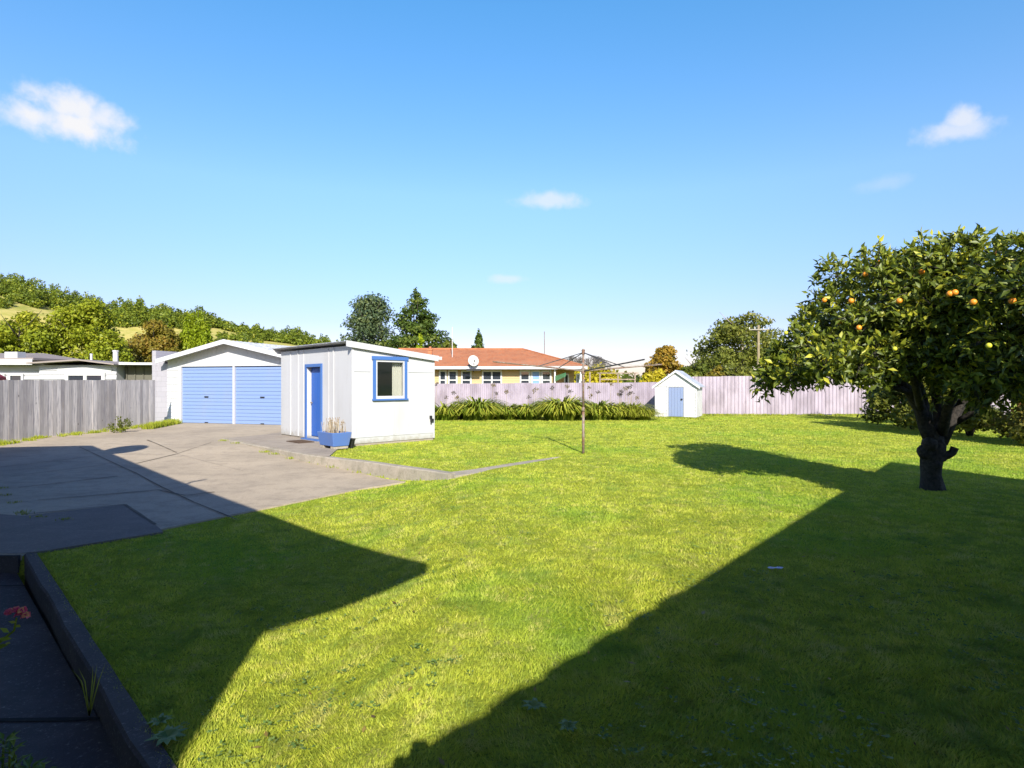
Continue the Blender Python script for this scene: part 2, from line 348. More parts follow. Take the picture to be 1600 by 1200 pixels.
BLUECL = paint('blue_curtain', (.16,.28,.55), (.5,.5,.6), .4, 3, .8)
GREYBR = paint('grey_brown_roofing', (.25,.21,.19), (.15,.13,.12), .4, .6, .7)
CARPORT_SHADE = paint('carport_shade_colour', (.10,.095,.075), (.05,.05,.04), .4, 1, .8)
DIRT = speckle('soil', [(.10,.075,.05),(.06,.045,.03)], [6], 1)
ORANGE = paint('orange_peel', (.75,.26,.02), (.7,.42,.04), .5, 30, .45); LEMON = paint('unripe_fruit_peel', (.55,.52,.04), (.3,.38,.03), .4, 20, .45)
PINK = leafmat('rose_petals', [(.65,.05,.14),(.75,.16,.2),(.85,.42,.16)], trans=.3)

# ------------------------------------------------------------ setting: ground, lawn, driveway, path, hill
struct(MB().quad((-3000,-200,-.75),(3000,-200,-.75),(3000,6000,-.75),(-3000,6000,-.75)).__class__ and mk('ground', [(-3000,-300,-.75),(3000,-300,-.75),(3000,6000,-.75),(-3000,6000,-.75)], [(0,1,2,3)], FIELD), 'grassy flat land reaching to the horizon')
def coords(segs):
    out = []
    for a, b, s in segs: out += list(np.arange(a, b-1e-6, s))
    return np.array(out+[segs[-1][1]])
xs = coords([(-160,-30,10),(-30,-8.2,.8),(-8.2,1.4,.06),(1.4,6,.3),(6,30,1),(30,160,10)]); ys = coords([(-12,0,1),(0,1.6,.2),(1.6,16.8,.06),(16.8,40,.6),(40,180,8)])
XX, YY = np.meshgrid(xs, ys)
ZZ = gz(XX, YY).copy()
# swap to the terrace height only inside the kerb, drop below the sunken path
terr = (XX > KX[0]) & (XX < KX[-1]) & (YY > np.interp(XX, KX, KY)+.07); ZZ = np.where(terr, 0, zlow(XX, YY))
ps = pathside(XX, YY); onpath = (ps > -.07) & (YY < 6.02) & (XX < 0); ZZ = np.where(onpath, -.6, ZZ)
ZZ += np.where((XX > -.5) | (YY > 17), .0*np.sin(XX*1.7+.6*YY)*np.sin(YY*.9-1), 0)*np.where(terr | onpath, 0, 1)*(YY > 3)
V = np.stack([XX, YY, ZZ], -1).reshape(-1, 3); nx = len(xs); ny = len(ys)
I = (np.arange(ny-1)[:,None]*nx+np.arange(nx-1)[None,:]).reshape(-1); Fc = np.stack([I, I+1, I+nx+1, I+nx], 1)
cx = V[Fc].mean(1); 
struct(mknp('lawn', V, Fc, LAWN, smooth=False), 'sunlit yellow green back lawn')
# driveway (concrete), pad, path
dl = [G(634,754,zlow), G(560,766,zlow), G(430,793,zlow), G(320,815,zlow), G(200,840,zlow), G(60,862,zlow)]
drive = [p[:2] for p in dl]+[(-4.98,6.03),(-14,6.03),(-14,16),(-13.2,21.3),(-13.0,24),(-7.0,24),(-7.0,19),(-6.9,17.4),(-7.81,16.0),(-4.34,12.45),(-3.1,11.5)]
struct(sheet('driveway', drive, .45, zlow, CONC, .02), 'pale worn concrete driveway')
struct(sheet('concrete_pad', [(-7.78,16.08),(-4.30,12.53),(-3.72,12.05),(-3.95,13.4),(-3.83,14.3),(-6.68,17.2),(-7.0,18.5),(-7.2,17.4)], .4, lambda x, y: 0, CONCP, .028), 'raised concrete pad at the studio door')
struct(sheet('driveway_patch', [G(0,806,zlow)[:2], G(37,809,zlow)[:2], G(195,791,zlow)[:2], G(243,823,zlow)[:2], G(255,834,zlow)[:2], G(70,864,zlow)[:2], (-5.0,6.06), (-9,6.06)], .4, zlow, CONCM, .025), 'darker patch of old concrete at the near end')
struct(sheet('path', [(-1.36,2.4),(-5.02,6.02),(-12,6.02),(-12,-1),(-1.36,-1)], .6, lambda x, y: -.41+0*x, CONCD, 0), 'dark sunken concrete path in shade')
struct(MB().box((-12,6.0,-.41),(-4.99,6.03,-.232)).build('driveway_edge', CONCD), 'low step from driveway down to path')
jm = MB()
def strip(pts, w, dz=.03, zf=zlow, m=jm, z=None):
    for (a, b) in zip(pts, pts[1:]):
        A, B = (G(*a, zf) if z is None else None), (G(*b, zf) if z is None else None)
        if z is not None: A = (*a, z); B = (*b, z)
        n = max(1, int(math.dist(A[:2], B[:2])/.35)); d = Vector((B[0]-A[0], B[1]-A[1])).normalized(); nn = Vector((-d.y, d.x))*w/2
        prev = None
        for k in range(n+1):
            t = k/n; x = A[0]+(B[0]-A[0])*t; y = A[1]+(B[1]-A[1])*t; j = random.uniform(.6, 1.3)
            zz = (float(zf(x, y)) if z is None else z)+dz
            cur = ((x-nn.x*j, y-nn.y*j, zz), (x+nn.x*j, y+nn.y*j, zz))
            if prev: m.quad(prev[0], cur[0], cur[1], prev[1])
            prev = cur
for pts, w in (([(124,700),(214,742),(302,787),(370,815)],.022), ([(0,732),(144,715)],.025), ([(0,748),(165,728)],.02), ([(29,764),(184,746)],.03), ([(60,784),(247,768),(290,777),(335,771)],.03),
               ([(37,807),(195,791),(243,823)],.035), ([(213,726),(276,711)],.03), ([(276,711),(330,693)],.015), ([(230,689),(276,709)],.03), ([(276,711),(380,738)],.006)): strip(pts, w)
struct(jm.build('driveway_joints', JOINT), 'dark control joints in the driveway')
jm2 = MB()
JOINTD = paint('dark_gap', (.012,.011,.01), (.02,.02,.01), .3, 9, .95)
strip([(-12,2.9),(-6.1,3.3),(-2.35,3.38)], .03, .006, z=-.41, m=jm2); strip([(-12,5.2),(-4.6,5.62)], .02, .006, z=-.41, m=jm2)
struct(jm2.build('path_joints', JOINTD), 'joints between path slabs')
def kerbrun(pts, w, ztop, depth, side=1):
    """kerb following a polyline (x,y); w thick on its left side; list of bottoms"""
    mb = MB(); P = []
    for a, b in zip(pts, pts[1:]):
        n = max(1, int(math.dist(a, b)/.3))
        for k in range(n): P.append((a[0]+(b[0]-a[0])*k/n, a[1]+(b[1]-a[1])*k/n))
    P.append(pts[-1]); L = []
    for k, p in enumerate(P):
        a, b = P[max(0, k-1)], P[min(len(P)-1, k+1)]; d = Vector((b[0]-a[0], b[1]-a[1])).normalized(); nn = Vector((-d.y, d.x))*w*side
        j = random.uniform(-.006, .006); zt = ztop(*p)+random.uniform(-.004, .004)
        L.append([(p[0]+j, p[1]+j), (p[0]+nn.x, p[1]+nn.y), zt])
    i = len(mb.v)
    for (a, b, zt) in L: mb.v += [(a[0], a[1], depth), (a[0], a[1], zt-.018), (a[0]+(b[0]-a[0])*.12, a[1]+(b[1]-a[1])*.12, zt), (b[0], b[1], zt), (b[0], b[1], depth)]
    for k in range(len(L)-1):
        for q in range(4): mb.f.append((k*5+q, (k+1)*5+q, (k+1)*5+q+1, k*5+q+1)); mb.c.append(0)
    mb.f += [(0,1,2,3,4), tuple((len(L)-1)*5+q for q in (4,3,2,1,0))]; mb.c += [0, 0]
    return mb
kerbL = [(KX[k], KY[k]) for k in range(5)]
struct(kerbrun(kerbL, .16, lambda x, y: .022+.0*x, -.5).build('terrace_kerb', KERB), 'stained concrete kerb holding up the studio lawn')
kk = MB(); sp_ = [(-1.05,9.88,.13),(-.6,10.25,.14),(0,10.95,.15),(.5,11.55,.12),(.85,11.98,.06),(1.0,12.16,.015)]
for (x0,y0,w0),(x1,y1,w1) in zip(sp_, sp_[1:]):
    z0 = .012; kk.hexa([(x0+w0*.75,y0-w0*.66,-.3),(x1+w1*.75,y1-w1*.66,-.3),(x1-w1*.75,y1+w1*.66,-.3),(x0-w0*.75,y0+w0*.66,-.3),(x0+w0*.75,y0-w0*.66,z0-.02),(x1+w1*.75,y1-w1*.66,z0-.02),(x1-w1*.75,y1+w1*.66,z0),(x0-w0*.75,y0+w0*.66,z0)])
struct(kk.build('edging_strip', KERB), 'overgrown concrete edging strip crossing the lawn')
d = Vector((PK[1][0]-PK[0][0], PK[1][1]-PK[0][1])).normalized()
pk0 = (PK[0][0]-d.x*2.2, PK[0][1]-d.y*2.2)
struct(kerbrun([pk0, PK[0], PK[1]], .105, lambda x, y: float(zlow(x, y))+.018, -.6, -1).build('path_kerb', CONCD), 'dark concrete kerb between lawn and sunken path')

# hill
RP = [(-700,400),(-300,405),(-100,425),(0,452),(60,470),(130,487),(200,497),(260,500),(330,503),(365,512),(400,521),(450,529),(500,540),(560,562),(640,578),(760,592),(1000,598)]
def hillz(x, y):
    px = 800+F*x/np.maximum(y, 1); rp = np.interp(px, [a for a,_ in RP], [b for _,b in RP])
    rz = (600-rp)/F*330
    return rz*S((y-150)/180)*np.where(y > 330, 1-.25*S((y-330)/200), 1) + 1.2*np.sin(x*.06)*np.sin(y*.05)*S((y-170)/60)
hx = np.linspace(-520, 60, 90); hy = np.linspace(120, 560, 60); HX, HY = np.meshgrid(hx, hy); HZ = hillz(HX, HY)-1.2
V = np.stack([HX, HY, HZ], -1).reshape(-1, 3); nx = 90; I = (np.arange(59)[:,None]*nx+np.arange(89)[None,:]).reshape(-1)
struct(mknp('hill', V, np.stack([I, I+1, I+nx+1, I+nx], 1), HILLG, smooth=True), 'dry grassy hillside descending to the right')
# forest along the ridge (one far mass)
rs = random.Random(3); blobs = []
def hilltree(px, py_top, Y, w):
    x = (px-800)/F*Y; z0 = float(hillz(x, Y))-1; zt = CH+(600-py_top)/F*Y
    h = max(zt-z0, 4)
    for k in range(5):
        t = k/4; rr = w*(1.05-.75*t)*rs.uniform(.7, 1.1)
        blobs.append((x+rs.uniform(-.3,.3)*w, Y+rs.uniform(-.3,.3)*w, z0+h*(.12+.8*t), rr, rr, h*.17))
TOP = [(-120,405),(0,422),(30,428),(60,436),(90,446),(130,456),(165,470),(190,468),(212,458),(235,474),(255,472),(280,482),(310,480),(345,494),(380,506),(400,504),(430,514),(455,508),(480,514),(505,521),(530,530),(560,545),(620,562)]
def hillbush(px, pb, hpx, wpx):
    lo, hi = 160.0, 335.0; Y = hi
    for k_ in range(60):
        Y = lo+(hi-lo)*k_/59; x = (px-800)/F*Y
        if 600-(float(hillz(x, Y))-1.2-CH)*F/Y <= pb: break
    z0 = float(hillz((px-800)/F*Y, Y))-1.6; h = hpx/F*Y; w = wpx/F*Y; x = (px-800)/F*Y
    for k_ in range(3): blobs.append((x+rs.uniform(-.3,.3)*w, Y+rs.uniform(-.3,.3)*w, z0+h*(.25+.3*k_), w*(1-.25*k_), w*(1-.25*k_), h*.3))
for k in range(330):
    px = rs.uniform(-110, 610); top = np.interp(px, [a for a,_ in TOP], [b for _,b in TOP])+rs.uniform(-3, 12)+abs(rs.gauss(0, 5))
    hilltree(px, top, rs.uniform(300, 335), rs.uniform(3.4, 5.6))
for k in range(90):
    px = rs.uniform(170, 335); hillbush(px, rs.uniform(500, 512)+(px-170)*.03, 22, 9)
for k in range(60):
    px = rs.uniform(-60, 60); hilltree(px, rs.uniform(445, 462) if px > 25 else rs.uniform(452,470), rs.uniform(290, 305), rs.uniform(2.5, 4))
for k in range(12): hillbush(rs.uniform(-8, 16), rs.uniform(474, 484), 14, 6)
for k in range(42):
    px = rs.uniform(338, 408); hillbush(px, 527+(px-338)*.13+rs.uniform(-2, 4), 9, 5)
for k in range(30):
    px = rs.uniform(440, 620); hillbush(px, 548+(px-440)*.12+rs.uniform(0, 8), 7, 4)
V, Fc, T = leafcloud(blobs, 190000, .85, .8, .5, .3, seed=4)
tag(mknp('forest', V, Fc, M_TREE['hill'], tint=T**1.3), 'dense far wood of dark green trees along the hill crest', 'forest', kind='stuff')
blobs = []
for k in range(260):
    px = rs.uniform(560, 2200); Y = rs.uniform(150, 260); h = rs.uniform(3, 7); blobs.append(((px-800)/F*Y, Y, h*.5, rs.uniform(2.5,6), 4, h*.55))
V, Fc, T = leafcloud(blobs, 22000, 1.3, .8, .5, .3, seed=5)
tag(mknp('tree_belt', V, Fc, M_TREE['mid'], tint=T), 'low far belt of green trees on the horizon', 'tree belt', kind='stuff')

# ------------------------------------------------------------ mid-distance trees
def limbs(mb, base, h, spread, n, r0, seed, lean=.0, start=.35):
    r = random.Random(seed)
    mb.tube([(base[0], base[1], base[2]-.3), (base[0]+lean*.3, base[1], base[2]+h*.3), (base[0]+lean, base[1], base[2]+h*.85)], [r0, r0*.75, r0*.2], 7)
    for k in range(n):
        t = start+.5*k/n; a = r.uniform(0, 6.28); z = base[2]+h*t; L = spread*r.uniform(.6, 1)*(1-.3*t)
        p = [(base[0]+lean*t, base[1], z), (base[0]+math.cos(a)*L*.5, base[1]+math.sin(a)*L*.5, z+h*.12), (base[0]+math.cos(a)*L, base[1]+math.sin(a)*L, z+h*.25)]
        mb.tube(p, [r0*.4, r0*.25, r0*.08], 5)
def tree(name, label, px, ptop, Y, wpx, style, mat, n=5000, leaf=.45, seed=1, z0=-.7, low=.15, group=None, asp=.6, nb=26):
    r = random.Random(seed); X = (px-800)/F*Y; top = CH+(600-ptop)/F*Y; h = top-z0; w = wpx/F*Y/2
    t = empty(name, (X, Y, z0), 0, label, 'tree', group); bl = []
    if style == 'cone':
        for k in range(nb):
            u = k/(nb-1); z = h*(low+(1-low)*u); R = w*(1-u)**.75*1.0+.04*w
            for j in range(5): a = r.uniform(0, 6.28); q = r.uniform(.35, 1); bl.append((math.cos(a)*R*q, math.sin(a)*R*q, z+r.uniform(-.02,.02)*h-.03*h*q, R*.42+.12, R*.42+.12, h*.04))
    elif style == 'loose':
        for k in range(nb):
            u = r.random(); z = h*(low+(1-low)*u*.97); R = w*(1.02-u)**.75; a = r.uniform(0, 6.28); q = r.uniform(.2, .9); s = w*r.uniform(.16, .32)
            bl.append((math.cos(a)*R*q, math.sin(a)*R*q, z, s*1.2, s*1.2, s*.6))
    elif style == 'dome':
        for k in range(nb):
            a = r.uniform(0, 6.28); e = r.uniform(-.15, 1)**1 if r.random() < .8 else r.random(); e = max(e, -.1); q = math.sqrt(max(0, 1-e*e))*r.uniform(.65, .95); s = w*r.uniform(.2, .34)
            zc = h*low+(h*(1-low)-s*.7)*max(e, .02)*r.uniform(.8, 1); bl.append((math.cos(a)*(w-s)*q*1.1, math.sin(a)*(w-s)*q, zc, s, s, s*.7))
        bl.append((0, 0, h*(low+.35*(1-low)), w*.55, w*.55, h*.3*(1-low)))
    elif style == 'umbrella':
        for k in range(nb):
            a = r.uniform(0, 6.28); q = math.sqrt(r.random()); s = w*r.uniform(.15, .27); e = math.sqrt(max(0, 1-q*q*.85))
            zc = h*(low+.1)+(h*(.84-low))*e*(1-.62*r.random()**1.7); bl.append((math.cos(a)*w*.84*q, math.sin(a)*w*.84*q, zc, s*1.25, s*1.25, s*.55))
    elif style == 'weep':
        for k in range(nb*2):
            a = r.uniform(0, 6.28); q = r.uniform(.1, .8); s = w*.2; zt = h*(.93-.45*q*q)*r.uniform(.75, 1); bl.append((math.cos(a)*w*q, math.sin(a)*w*q, zt-h*.1, s*.75, s*.75, h*.15))
    m = MB(); limbs(m, (0, 0, 0), h*.9, w*.7, 9, max(.1, h*.02), seed); m.build('trunk', BARKP if style == 'umbrella' else BARK, t, True)
    V, Fc, T = leafcloud(bl, n, leaf, asp, .35, .35, seed=seed, droop=1.5 if style == 'weep' else 0)
    mknp('crown', V, Fc, M_TREE[mat], t, T); return t
g = 'trees beyond the fences'
tree('broadleaf_tree', 'rounded olive green tree at the far left behind the neighbour roof', 30, 476, 62, 150, 'dome', 'broad', 26000, .34, 11, low=.1, group=g, nb=46)
tree('broadleaf_tree', 'largest bright green tree behind the pale low neighbour house', 132, 456, 66, 160, 'dome', 'broad', 34000, .34, 12, low=.1, group=g, nb=60)
tree('russet_tree', 'low russet brown and green tree beside the lime green tree', 240, 494, 78, 120, 'dome', 'autumn', 24000, .36, 13, low=.1, group=g, nb=44)
tree('lime_tree', 'bright lime green tree with hanging foliage above the garage roof', 304, 471, 82, 66, 'weep', 'willow', 15000, .45, 14, low=.1, group=g, asp=.3)
tree('broadleaf_tree', 'small dark green tree just left of the garage ridge', 345, 520, 84, 50, 'dome', 'mid', 3500, .5, 41, low=.1, group=g)
tree('conifer_tree', 'loose bluish conifer with gaps, left of the dark cone tree', 578, 464, 92, 150, 'loose', 'bluepine', 17000, .42, 15, low=.05, group=g, nb=100)
tree('conifer_tree', 'tall dense dark conical conifer above the studio roof', 650, 455, 88, 136, 'cone', 'pine', 26000, .42, 16, low=.1, group=g, nb=22)
tree('small_conifer', 'small pale green pointed conifer in front of the dark cone tree', 657, 524, 62, 36, 'cone', 'willow', 2600, .35, 17, low=.1, group=g, nb=12)
tree('broadleaf_tree', 'dull dark tree between tall conifer and red roof', 697, 518, 84, 62, 'dome', 'mid', 4200, .5, 18, low=.1, group=g)
tree('conifer_tree', 'small dark upright conifer standing behind the red roof ridge', 748, 517, 84, 42, 'cone', 'pine', 5200, .4, 19, low=.1, group=g, nb=34)
tree('yellow_tree', 'yellow green autumn tree behind the clothesline and trellis', 925, 556, 66, 110, 'dome', 'yellow', 9500, .4, 20, low=.05, group=g, nb=50)
tree('autumn_tree', 'orange and green autumn tree left of the little shed', 1038, 536, 64, 84, 'loose', 'orange', 8500, .4, 21, low=.12, group=g, nb=54)
tree('yellow_tree', 'low golden yellow bush right behind the lilac fence beside the shed', 1022, 569, 48, 66, 'dome', 'yellow', 5200, .3, 22, low=.05, group=g, nb=26)
tree('broadleaf_tree', 'dark green tree between orange tree and great gum', 1086, 553, 62, 70, 'dome', 'mid', 5200, .4, 23, low=.1, group=g)
tree('gum_tree', 'great spreading gum tree with pale limbs showing through its crown', 1160, 479, 82, 144, 'umbrella', 'gum', 14000, .42, 24, low=-.02, group=g, nb=110)
tree('broadleaf_tree', 'low tree at the foot of the gum beside the power pole', 1150, 556, 64, 90, 'dome', 'gum', 5600, .4, 25, low=.1, group=g)
tree('autumn_tree', 'low brownish tree left of the gum foot behind the fence', 1118, 566, 58, 56, 'dome', 'autumn', 3400, .36, 42, low=.1, group=g)
tree('broadleaf_tree', 'green tree seen under the left end of the citrus crown', 1240, 566, 62, 100, 'dome', 'mid', 5200, .4, 26, low=.1, group=g)
tree('broadleaf_tree', 'green tree mostly hidden behind the citrus crown', 1380, 560, 66, 150, 'dome', 'mid', 6500, .45, 27, low=.1, group=g)
tree('broadleaf_tree', 'green tree behind the right end of the citrus crown', 1560, 545, 60, 170, 'dome', 'gum', 7000, .45, 28, low=.1, group=g)
# bare dome tree
def bare_tree(px, ptop, Y, wpx):
    X = (px-800)/F*Y; z0 = -.7; h = CH+(600-ptop)/F*Y-z0; w = wpx/F*Y/2; r = random.Random(5)
    t = empty('bare_tree', (X, Y, z0), 0, 'leafless domed tree with fine grey twigs behind the clothesline', 'tree', g); m = MB(); tw = MB()
    TWIG = paint('bare_twigs', (.10,.085,.08), (.14,.12,.10))
    m.tube([(0,0,-.3),(0,0,h*.3)], [.3,.24], 8)
    def grow(p, d, L, rad, lev):
        q = p+d*L; (m if lev < 3 else tw).tube([p, q], [rad, rad*.65], 5 if lev < 3 else 3, cap=False)
        if lev >= 6: return
        for k in range(3 if lev else 7):
            nd = (d+Vector((r.uniform(-1,1), r.uniform(-1,1), r.uniform(-.45,.7)))*.75).normalized()
            e = q+nd*L*.72
            if (e.x/w)**2+(e.y/w)**2+((e.z-h*.35)/(h*.66))**2 > 1.02 and lev > 1: nd = (nd+Vector((-e.x, -e.y, 0)).normalized()*.7).normalized(); 
            grow(q, nd, L*.74, rad*.66, lev+1)
    grow(Vector((0,0,h*.25)), Vector((0,0,1)), h*.12, .24, 0)
    for k in range(7):
        a = k*.9; grow(Vector((0,0,h*.3)), Vector((math.cos(a), math.sin(a), .75)).normalized(), w*.36, .16, 1)
    m.build('trunk', TWIG, t, True); tw.build('crown', TWIG, t)
bare_tree(912, 538, 84, 92)

# ------------------------------------------------------------ left neighbour house, fence, block wall
def slatted(mb, x0, x1, y, z0, z1, pitch=.18, lip=.02, d=.0):
    """weatherboards on a plane facing -y"""
    z = z0
    while z < z1-1e-4:
        t = min(z+pitch, z1); mb.hexa([(x0,y-lip-d,z),(x1,y-lip-d,z),(x1,y+.02,z),(x0,y+.02,z),(x0,y-d-.003,t),(x1,y-d-.003,t),(x1,y+.02,t),(x0,y+.02,t)]); z += pitch
def window(parent, x0, x1, z0, z1, y, fw=.07, mull=(), fm=None, gm=None, rails=(), back=None):
    fm = fm or WHITE; gm = gm or GLASS_D; m = MB(); Y0, Y1 = y-.06, y+.03
    m.box((x0,Y0,z0),(x1,Y1,z0+fw)); m.box((x0,Y0,z1-fw),(x1,Y1,z1)); m.box((x0,Y0,z0+fw),(x0+fw,Y1,z1-fw)); m.box((x1-fw,Y0,z0+fw),(x1,Y1,z1-fw))
    for u in mull: m.box((u-fw*.5,Y0+.012,z0+fw),(u+fw*.5,Y1,z1-fw))
    us = [x0+fw]+[u for w_ in mull for u in (w_-fw*.5, w_+fw*.5)]+[x1-fw]
    for u in rails:
        for a, b in zip(us[::2], us[1::2]): m.box((a,Y0+.015,u-fw*.35),(b,Y1,u+fw*.35))
    w = m.build('window', fm, parent)
    MB().box((x0+fw*.6,y-.012,z0+fw*.6),(x1-fw*.6,y+.004,z1-fw*.6)).build('pane', gm, w)
    if back: MB().box(*back[:2]).build('curtain', back[2], w)
    return w
NBW = paint('neighbour_board_paint', (.40,.40,.42), (.28,.26,.24), .3, 1.5, .6)
nb_ = empty('neighbour_house', (-16.9,25.4,-.1), 0, 'low white weatherboard house with flat brown roof behind the timber fence', 'house')
m = MB(); slatted(m, -3.3, 0, 0, 0, 2.42, .2, .045); m.box((-3.3,.02,0),(0,7,2.42)); m.build('wall', NBW, nb_)
m = MB(); slatted(m, -12, -3.32, .45, 0, 2.44, .2, .045); m.box((-12,.47,0),(-3.32,7,2.44)); m.build('wall', NBW, nb_)
m = MB(); m.extr([(-12.3,2.50),(-3.5,2.62),(-3.5,2.72),(-12.3,2.6)], -.1, 7.3); m.build('roof', GREYBR, nb_)
m = MB(); m.extr([(-3.48,2.45),(-1.3,2.585),(.2,2.40),(.2,2.45),(-1.3,2.64),(-3.48,2.51)], -.5, 7.3)
m.build('roof', GREYBR, nb_)
m = MB(); m.box((-12.3,-.14,2.42),(-3.52,-.105,2.66)); m.build('fascia', WHITE, nb_)
m = MB(); m.hexa([(-12,0,2.7),(-4.6,0,2.7),(-4.6,6,2.7),(-12,6,2.7),(-12,.5,2.75),(-5.2,.5,2.75),(-5.9,3.5,3.1),(-12,3.5,3.1)]); m.build('roof_ridge', GREYBR, nb_)
m = MB().box((-4.85,.05,2.5),(-4.3,.5,2.98)); m.build('skylight_box', WHITE, nb_, bevel=.01)
for a, b, c_ in ((-2.65,2.85,.05),(-1.52,3.0,.11)):
    MB().tube([(a-.0,2.2,2.3),(a,2.2,b+.1)], c_, 10).tube([(a,2.2,b+.1),(a,2.2,b+.16)], c_*1.25, 10).build('flue_pipe', WHITE, nb_)
window(nb_, -2.15, -.45, 1.0, 2.1, -.05, .14, (-1.3,), WHITE)
m = MB().box((-2.5,-.05,2.08),(-.2,-.01,2.3)); m.build('window_head', WHITE, nb_)
window(nb_, -5.9, -5.1, .9, 2.05, .40, .09, (), WHITE)
window(nb_, -4.95, -4.3, .9, 2.05, .40, .09, (), WHITE, GLASS_D)
m = MB().box((.02,.5,0),(3.3,.6,2.36)); 
for k in range(9): m.box((.1+k*.36,.46,0),(.14+k*.36,.5,2.36))
m.build('carport_shade_panel', CARPORT_SHADE, nb_)  # dark panel stands in for the shade inside the open carport
m = MB().extr([(.21,2.42),(3.3,2.40),(3.3,2.50),(.21,2.52)], -.2, 5); m.build('carport_roof', WHITE, nb_)
um = empty('patio_umbrella', (-20.6,22.5,-.1), 0, 'maroon canvas patio umbrella top just above the fence at far left', 'umbrella')
m = MB(); R0 = 1.1
for k in range(8):
    a, b = k*math.pi/4, (k+1)*math.pi/4
    m.quad((0,0,2.32),(math.cos(a)*R0*.6,math.sin(a)*R0*.6,2.16),(math.cos(b)*R0*.6,math.sin(b)*R0*.6,2.16)); m.quad((math.cos(a)*R0*.6,math.sin(a)*R0*.6,2.16),(math.cos(a)*R0,math.sin(a)*R0,1.86),(math.cos(b)*R0,math.sin(b)*R0,1.86),(math.cos(b)*R0*.6,math.sin(b)*R0*.6,2.16)); m.quad((math.cos(a)*R0,math.sin(a)*R0,1.86),(math.cos(a)*R0,math.sin(a)*R0,1.6),(math.cos(b)*R0,math.sin(b)*R0,1.6),(math.cos(b)*R0,math.sin(b)*R0,1.86))
m.build('canopy', MAROON, um); MB().tube([(0,0,0),(0,0,2.35)], .025, 8).build('pole', WHITE, um)

fn = empty('timber_fence', (-13.1,15.2,0), math.atan2(6.2,.2), 'weathered grey vertical board fence along the left of the driveway', 'fence')
m = MB(); x = -9.0; r = random.Random(2)
while x < 6.25:
    w = r.choice((.14,.15,.15,.19,.2)); top = 1.60+.012*x*.6+r.uniform(-.006,.006); b = r.uniform(-.05,.0)+(.05 if r.random()<.15 else 0)
    y0 = r.choice((0, 0, .003)); w2 = min(w, 6.27-x); m.box((x,y0,b-.02),(x+w2-r.choice((.002,.006)),y0+.018,top), c=r.random()); x += w
m.build('boards', WOODG, fn)
m = MB()
for z in (.35, .95, 1.42): m.box((-9,.034,z),(6.2,.08,z+.09), c=.4)
m.build('rails', WOODG, fn)
for k in range(7): MB().box((-8.9+k*2.4,.082,-.1),(-8.8+k*2.4,.18,1.5), c=.3).build('post', WOODG, fn)

# ------------------------------------------------------------ garage
ga = empty('garage', (-12.62,22.7,0), math.atan2(-.289,.957), 'double garage with white gable and two pale blue roller doors', 'garage')
XL, XR, AP = -.684, 5.5, 2.35
def rz(x): return 2.40+(3.06-2.40)*(1-abs(x-AP)/(AP-XL))
m = MB(); slatted(m, XL, -.12, 0, 0, 2.16, .135, .026); m.box((XL,.02,0),(-.12,.1,2.16)); m.build('wall', WHITE, ga)
m = MB(); m.extr([(XL,2.16),(XR,2.16),(XR,rz(XR)),(AP,rz(AP)),(XL,rz(XL))], 0, .1)
x = XL+.1
while x < XR: m.box((x,-.006,2.2),(x+.012,-.0005,rz(x)-.03)); x += .2
m.build('gable', WHITE, ga)
m = MB().box((XL,.1,0),(XL+.1,7,rz(XL))).box((XR-.1,.1,0),(XR,7,rz(XR))).box((XL+.1,6.9,0),(XR-.1,7,2.4)).box((4.95,0,0),(XR,.1,2.16)); m.build('side_walls', WHITE, ga)
MB().box((-.12,-.03,0),(-.005,.1,2.19)).build('door_jamb', WHITE, ga); MB().box((2.385,-.03,0),(2.475,.1,2.158)).build('door_post', paint('grey_post', (.42,.42,.46)), ga)
MB().box((-.005,-.035,2.162),(4.95,-.002,2.19)).build('door_head', WHITE, ga)
for x0, x1 in ((-.005,2.385),(2.475,4.95)):
    m = MB(); z = .03; n = 0
    while z < 2.15:
        t = min(z+.134, 2.155)
        m.hexa([(x0,.035,z),(x1,.035,z),(x1,.06,z),(x0,.06,z),(x0,.035,t-.03),(x1,.035,t-.03),(x1,.06,t-.03),(x0,.06,t-.03)])
        m.hexa([(x0,.035,t-.03),(x1,.035,t-.03),(x1,.06,t-.03),(x0,.06,t-.03),(x0,.0585,t-.010),(x1,.0585,t-.010),(x1,.06,t-.010),(x0,.06,t-.010)])
        m.quad((x0,.0585,t-.010),(x1,.0585,t-.010),(x1,.035,t),(x0,.035,t)); z = t
    dr = m.build('roller_door', DOORB, ga); MB().box((x0,.03,.0),(x1,.07,.028)).build('bottom_seal', DARK, dr)
    xm = (x0+x1)/2-.05; MB().box((xm-.09,.012,.99),(xm+.09,.033,1.04)).box((xm-.03,.005,1.0),(xm+.03,.012,1.03)).build('lock', DARK, dr, bevel=.004)
    MB().box((xm-.07,.01,.03),(xm+.07,.033,.065)).build('pull_handle', DARK, dr)
def corr(mb, x0, x1, y0, y1, zf, per=.076, amp=.009, step=6, flip=False):
    """corrugated sheet, waves across y, ridges running along x"""
    n = int((y1-y0)/per*step); xsn = [x0, x1]; i = len(mb.v)
    for k in range(n+1):
        y = y0+(y1-y0)*k/n; w = amp*math.sin(2*math.pi*(y-y0)/per)
        for x in xsn: mb.v.append((x, y, zf(x)+w))
    for k in range(n): a = i+2*k; mb.f.append((a, a+1, a+3, a+2)); mb.c.append(0)
m = MB(); zz = lambda x: rz(x)+.04
for s_ in (0, 1):
    x0, x1 = ((-.80, AP) if s_ == 0 else (AP, XR+.2))
    corr(m, x0, x1, -.42, 7.2, zz, .2, .014, 4)
m.build('roof', IRON, ga)
m = MB()
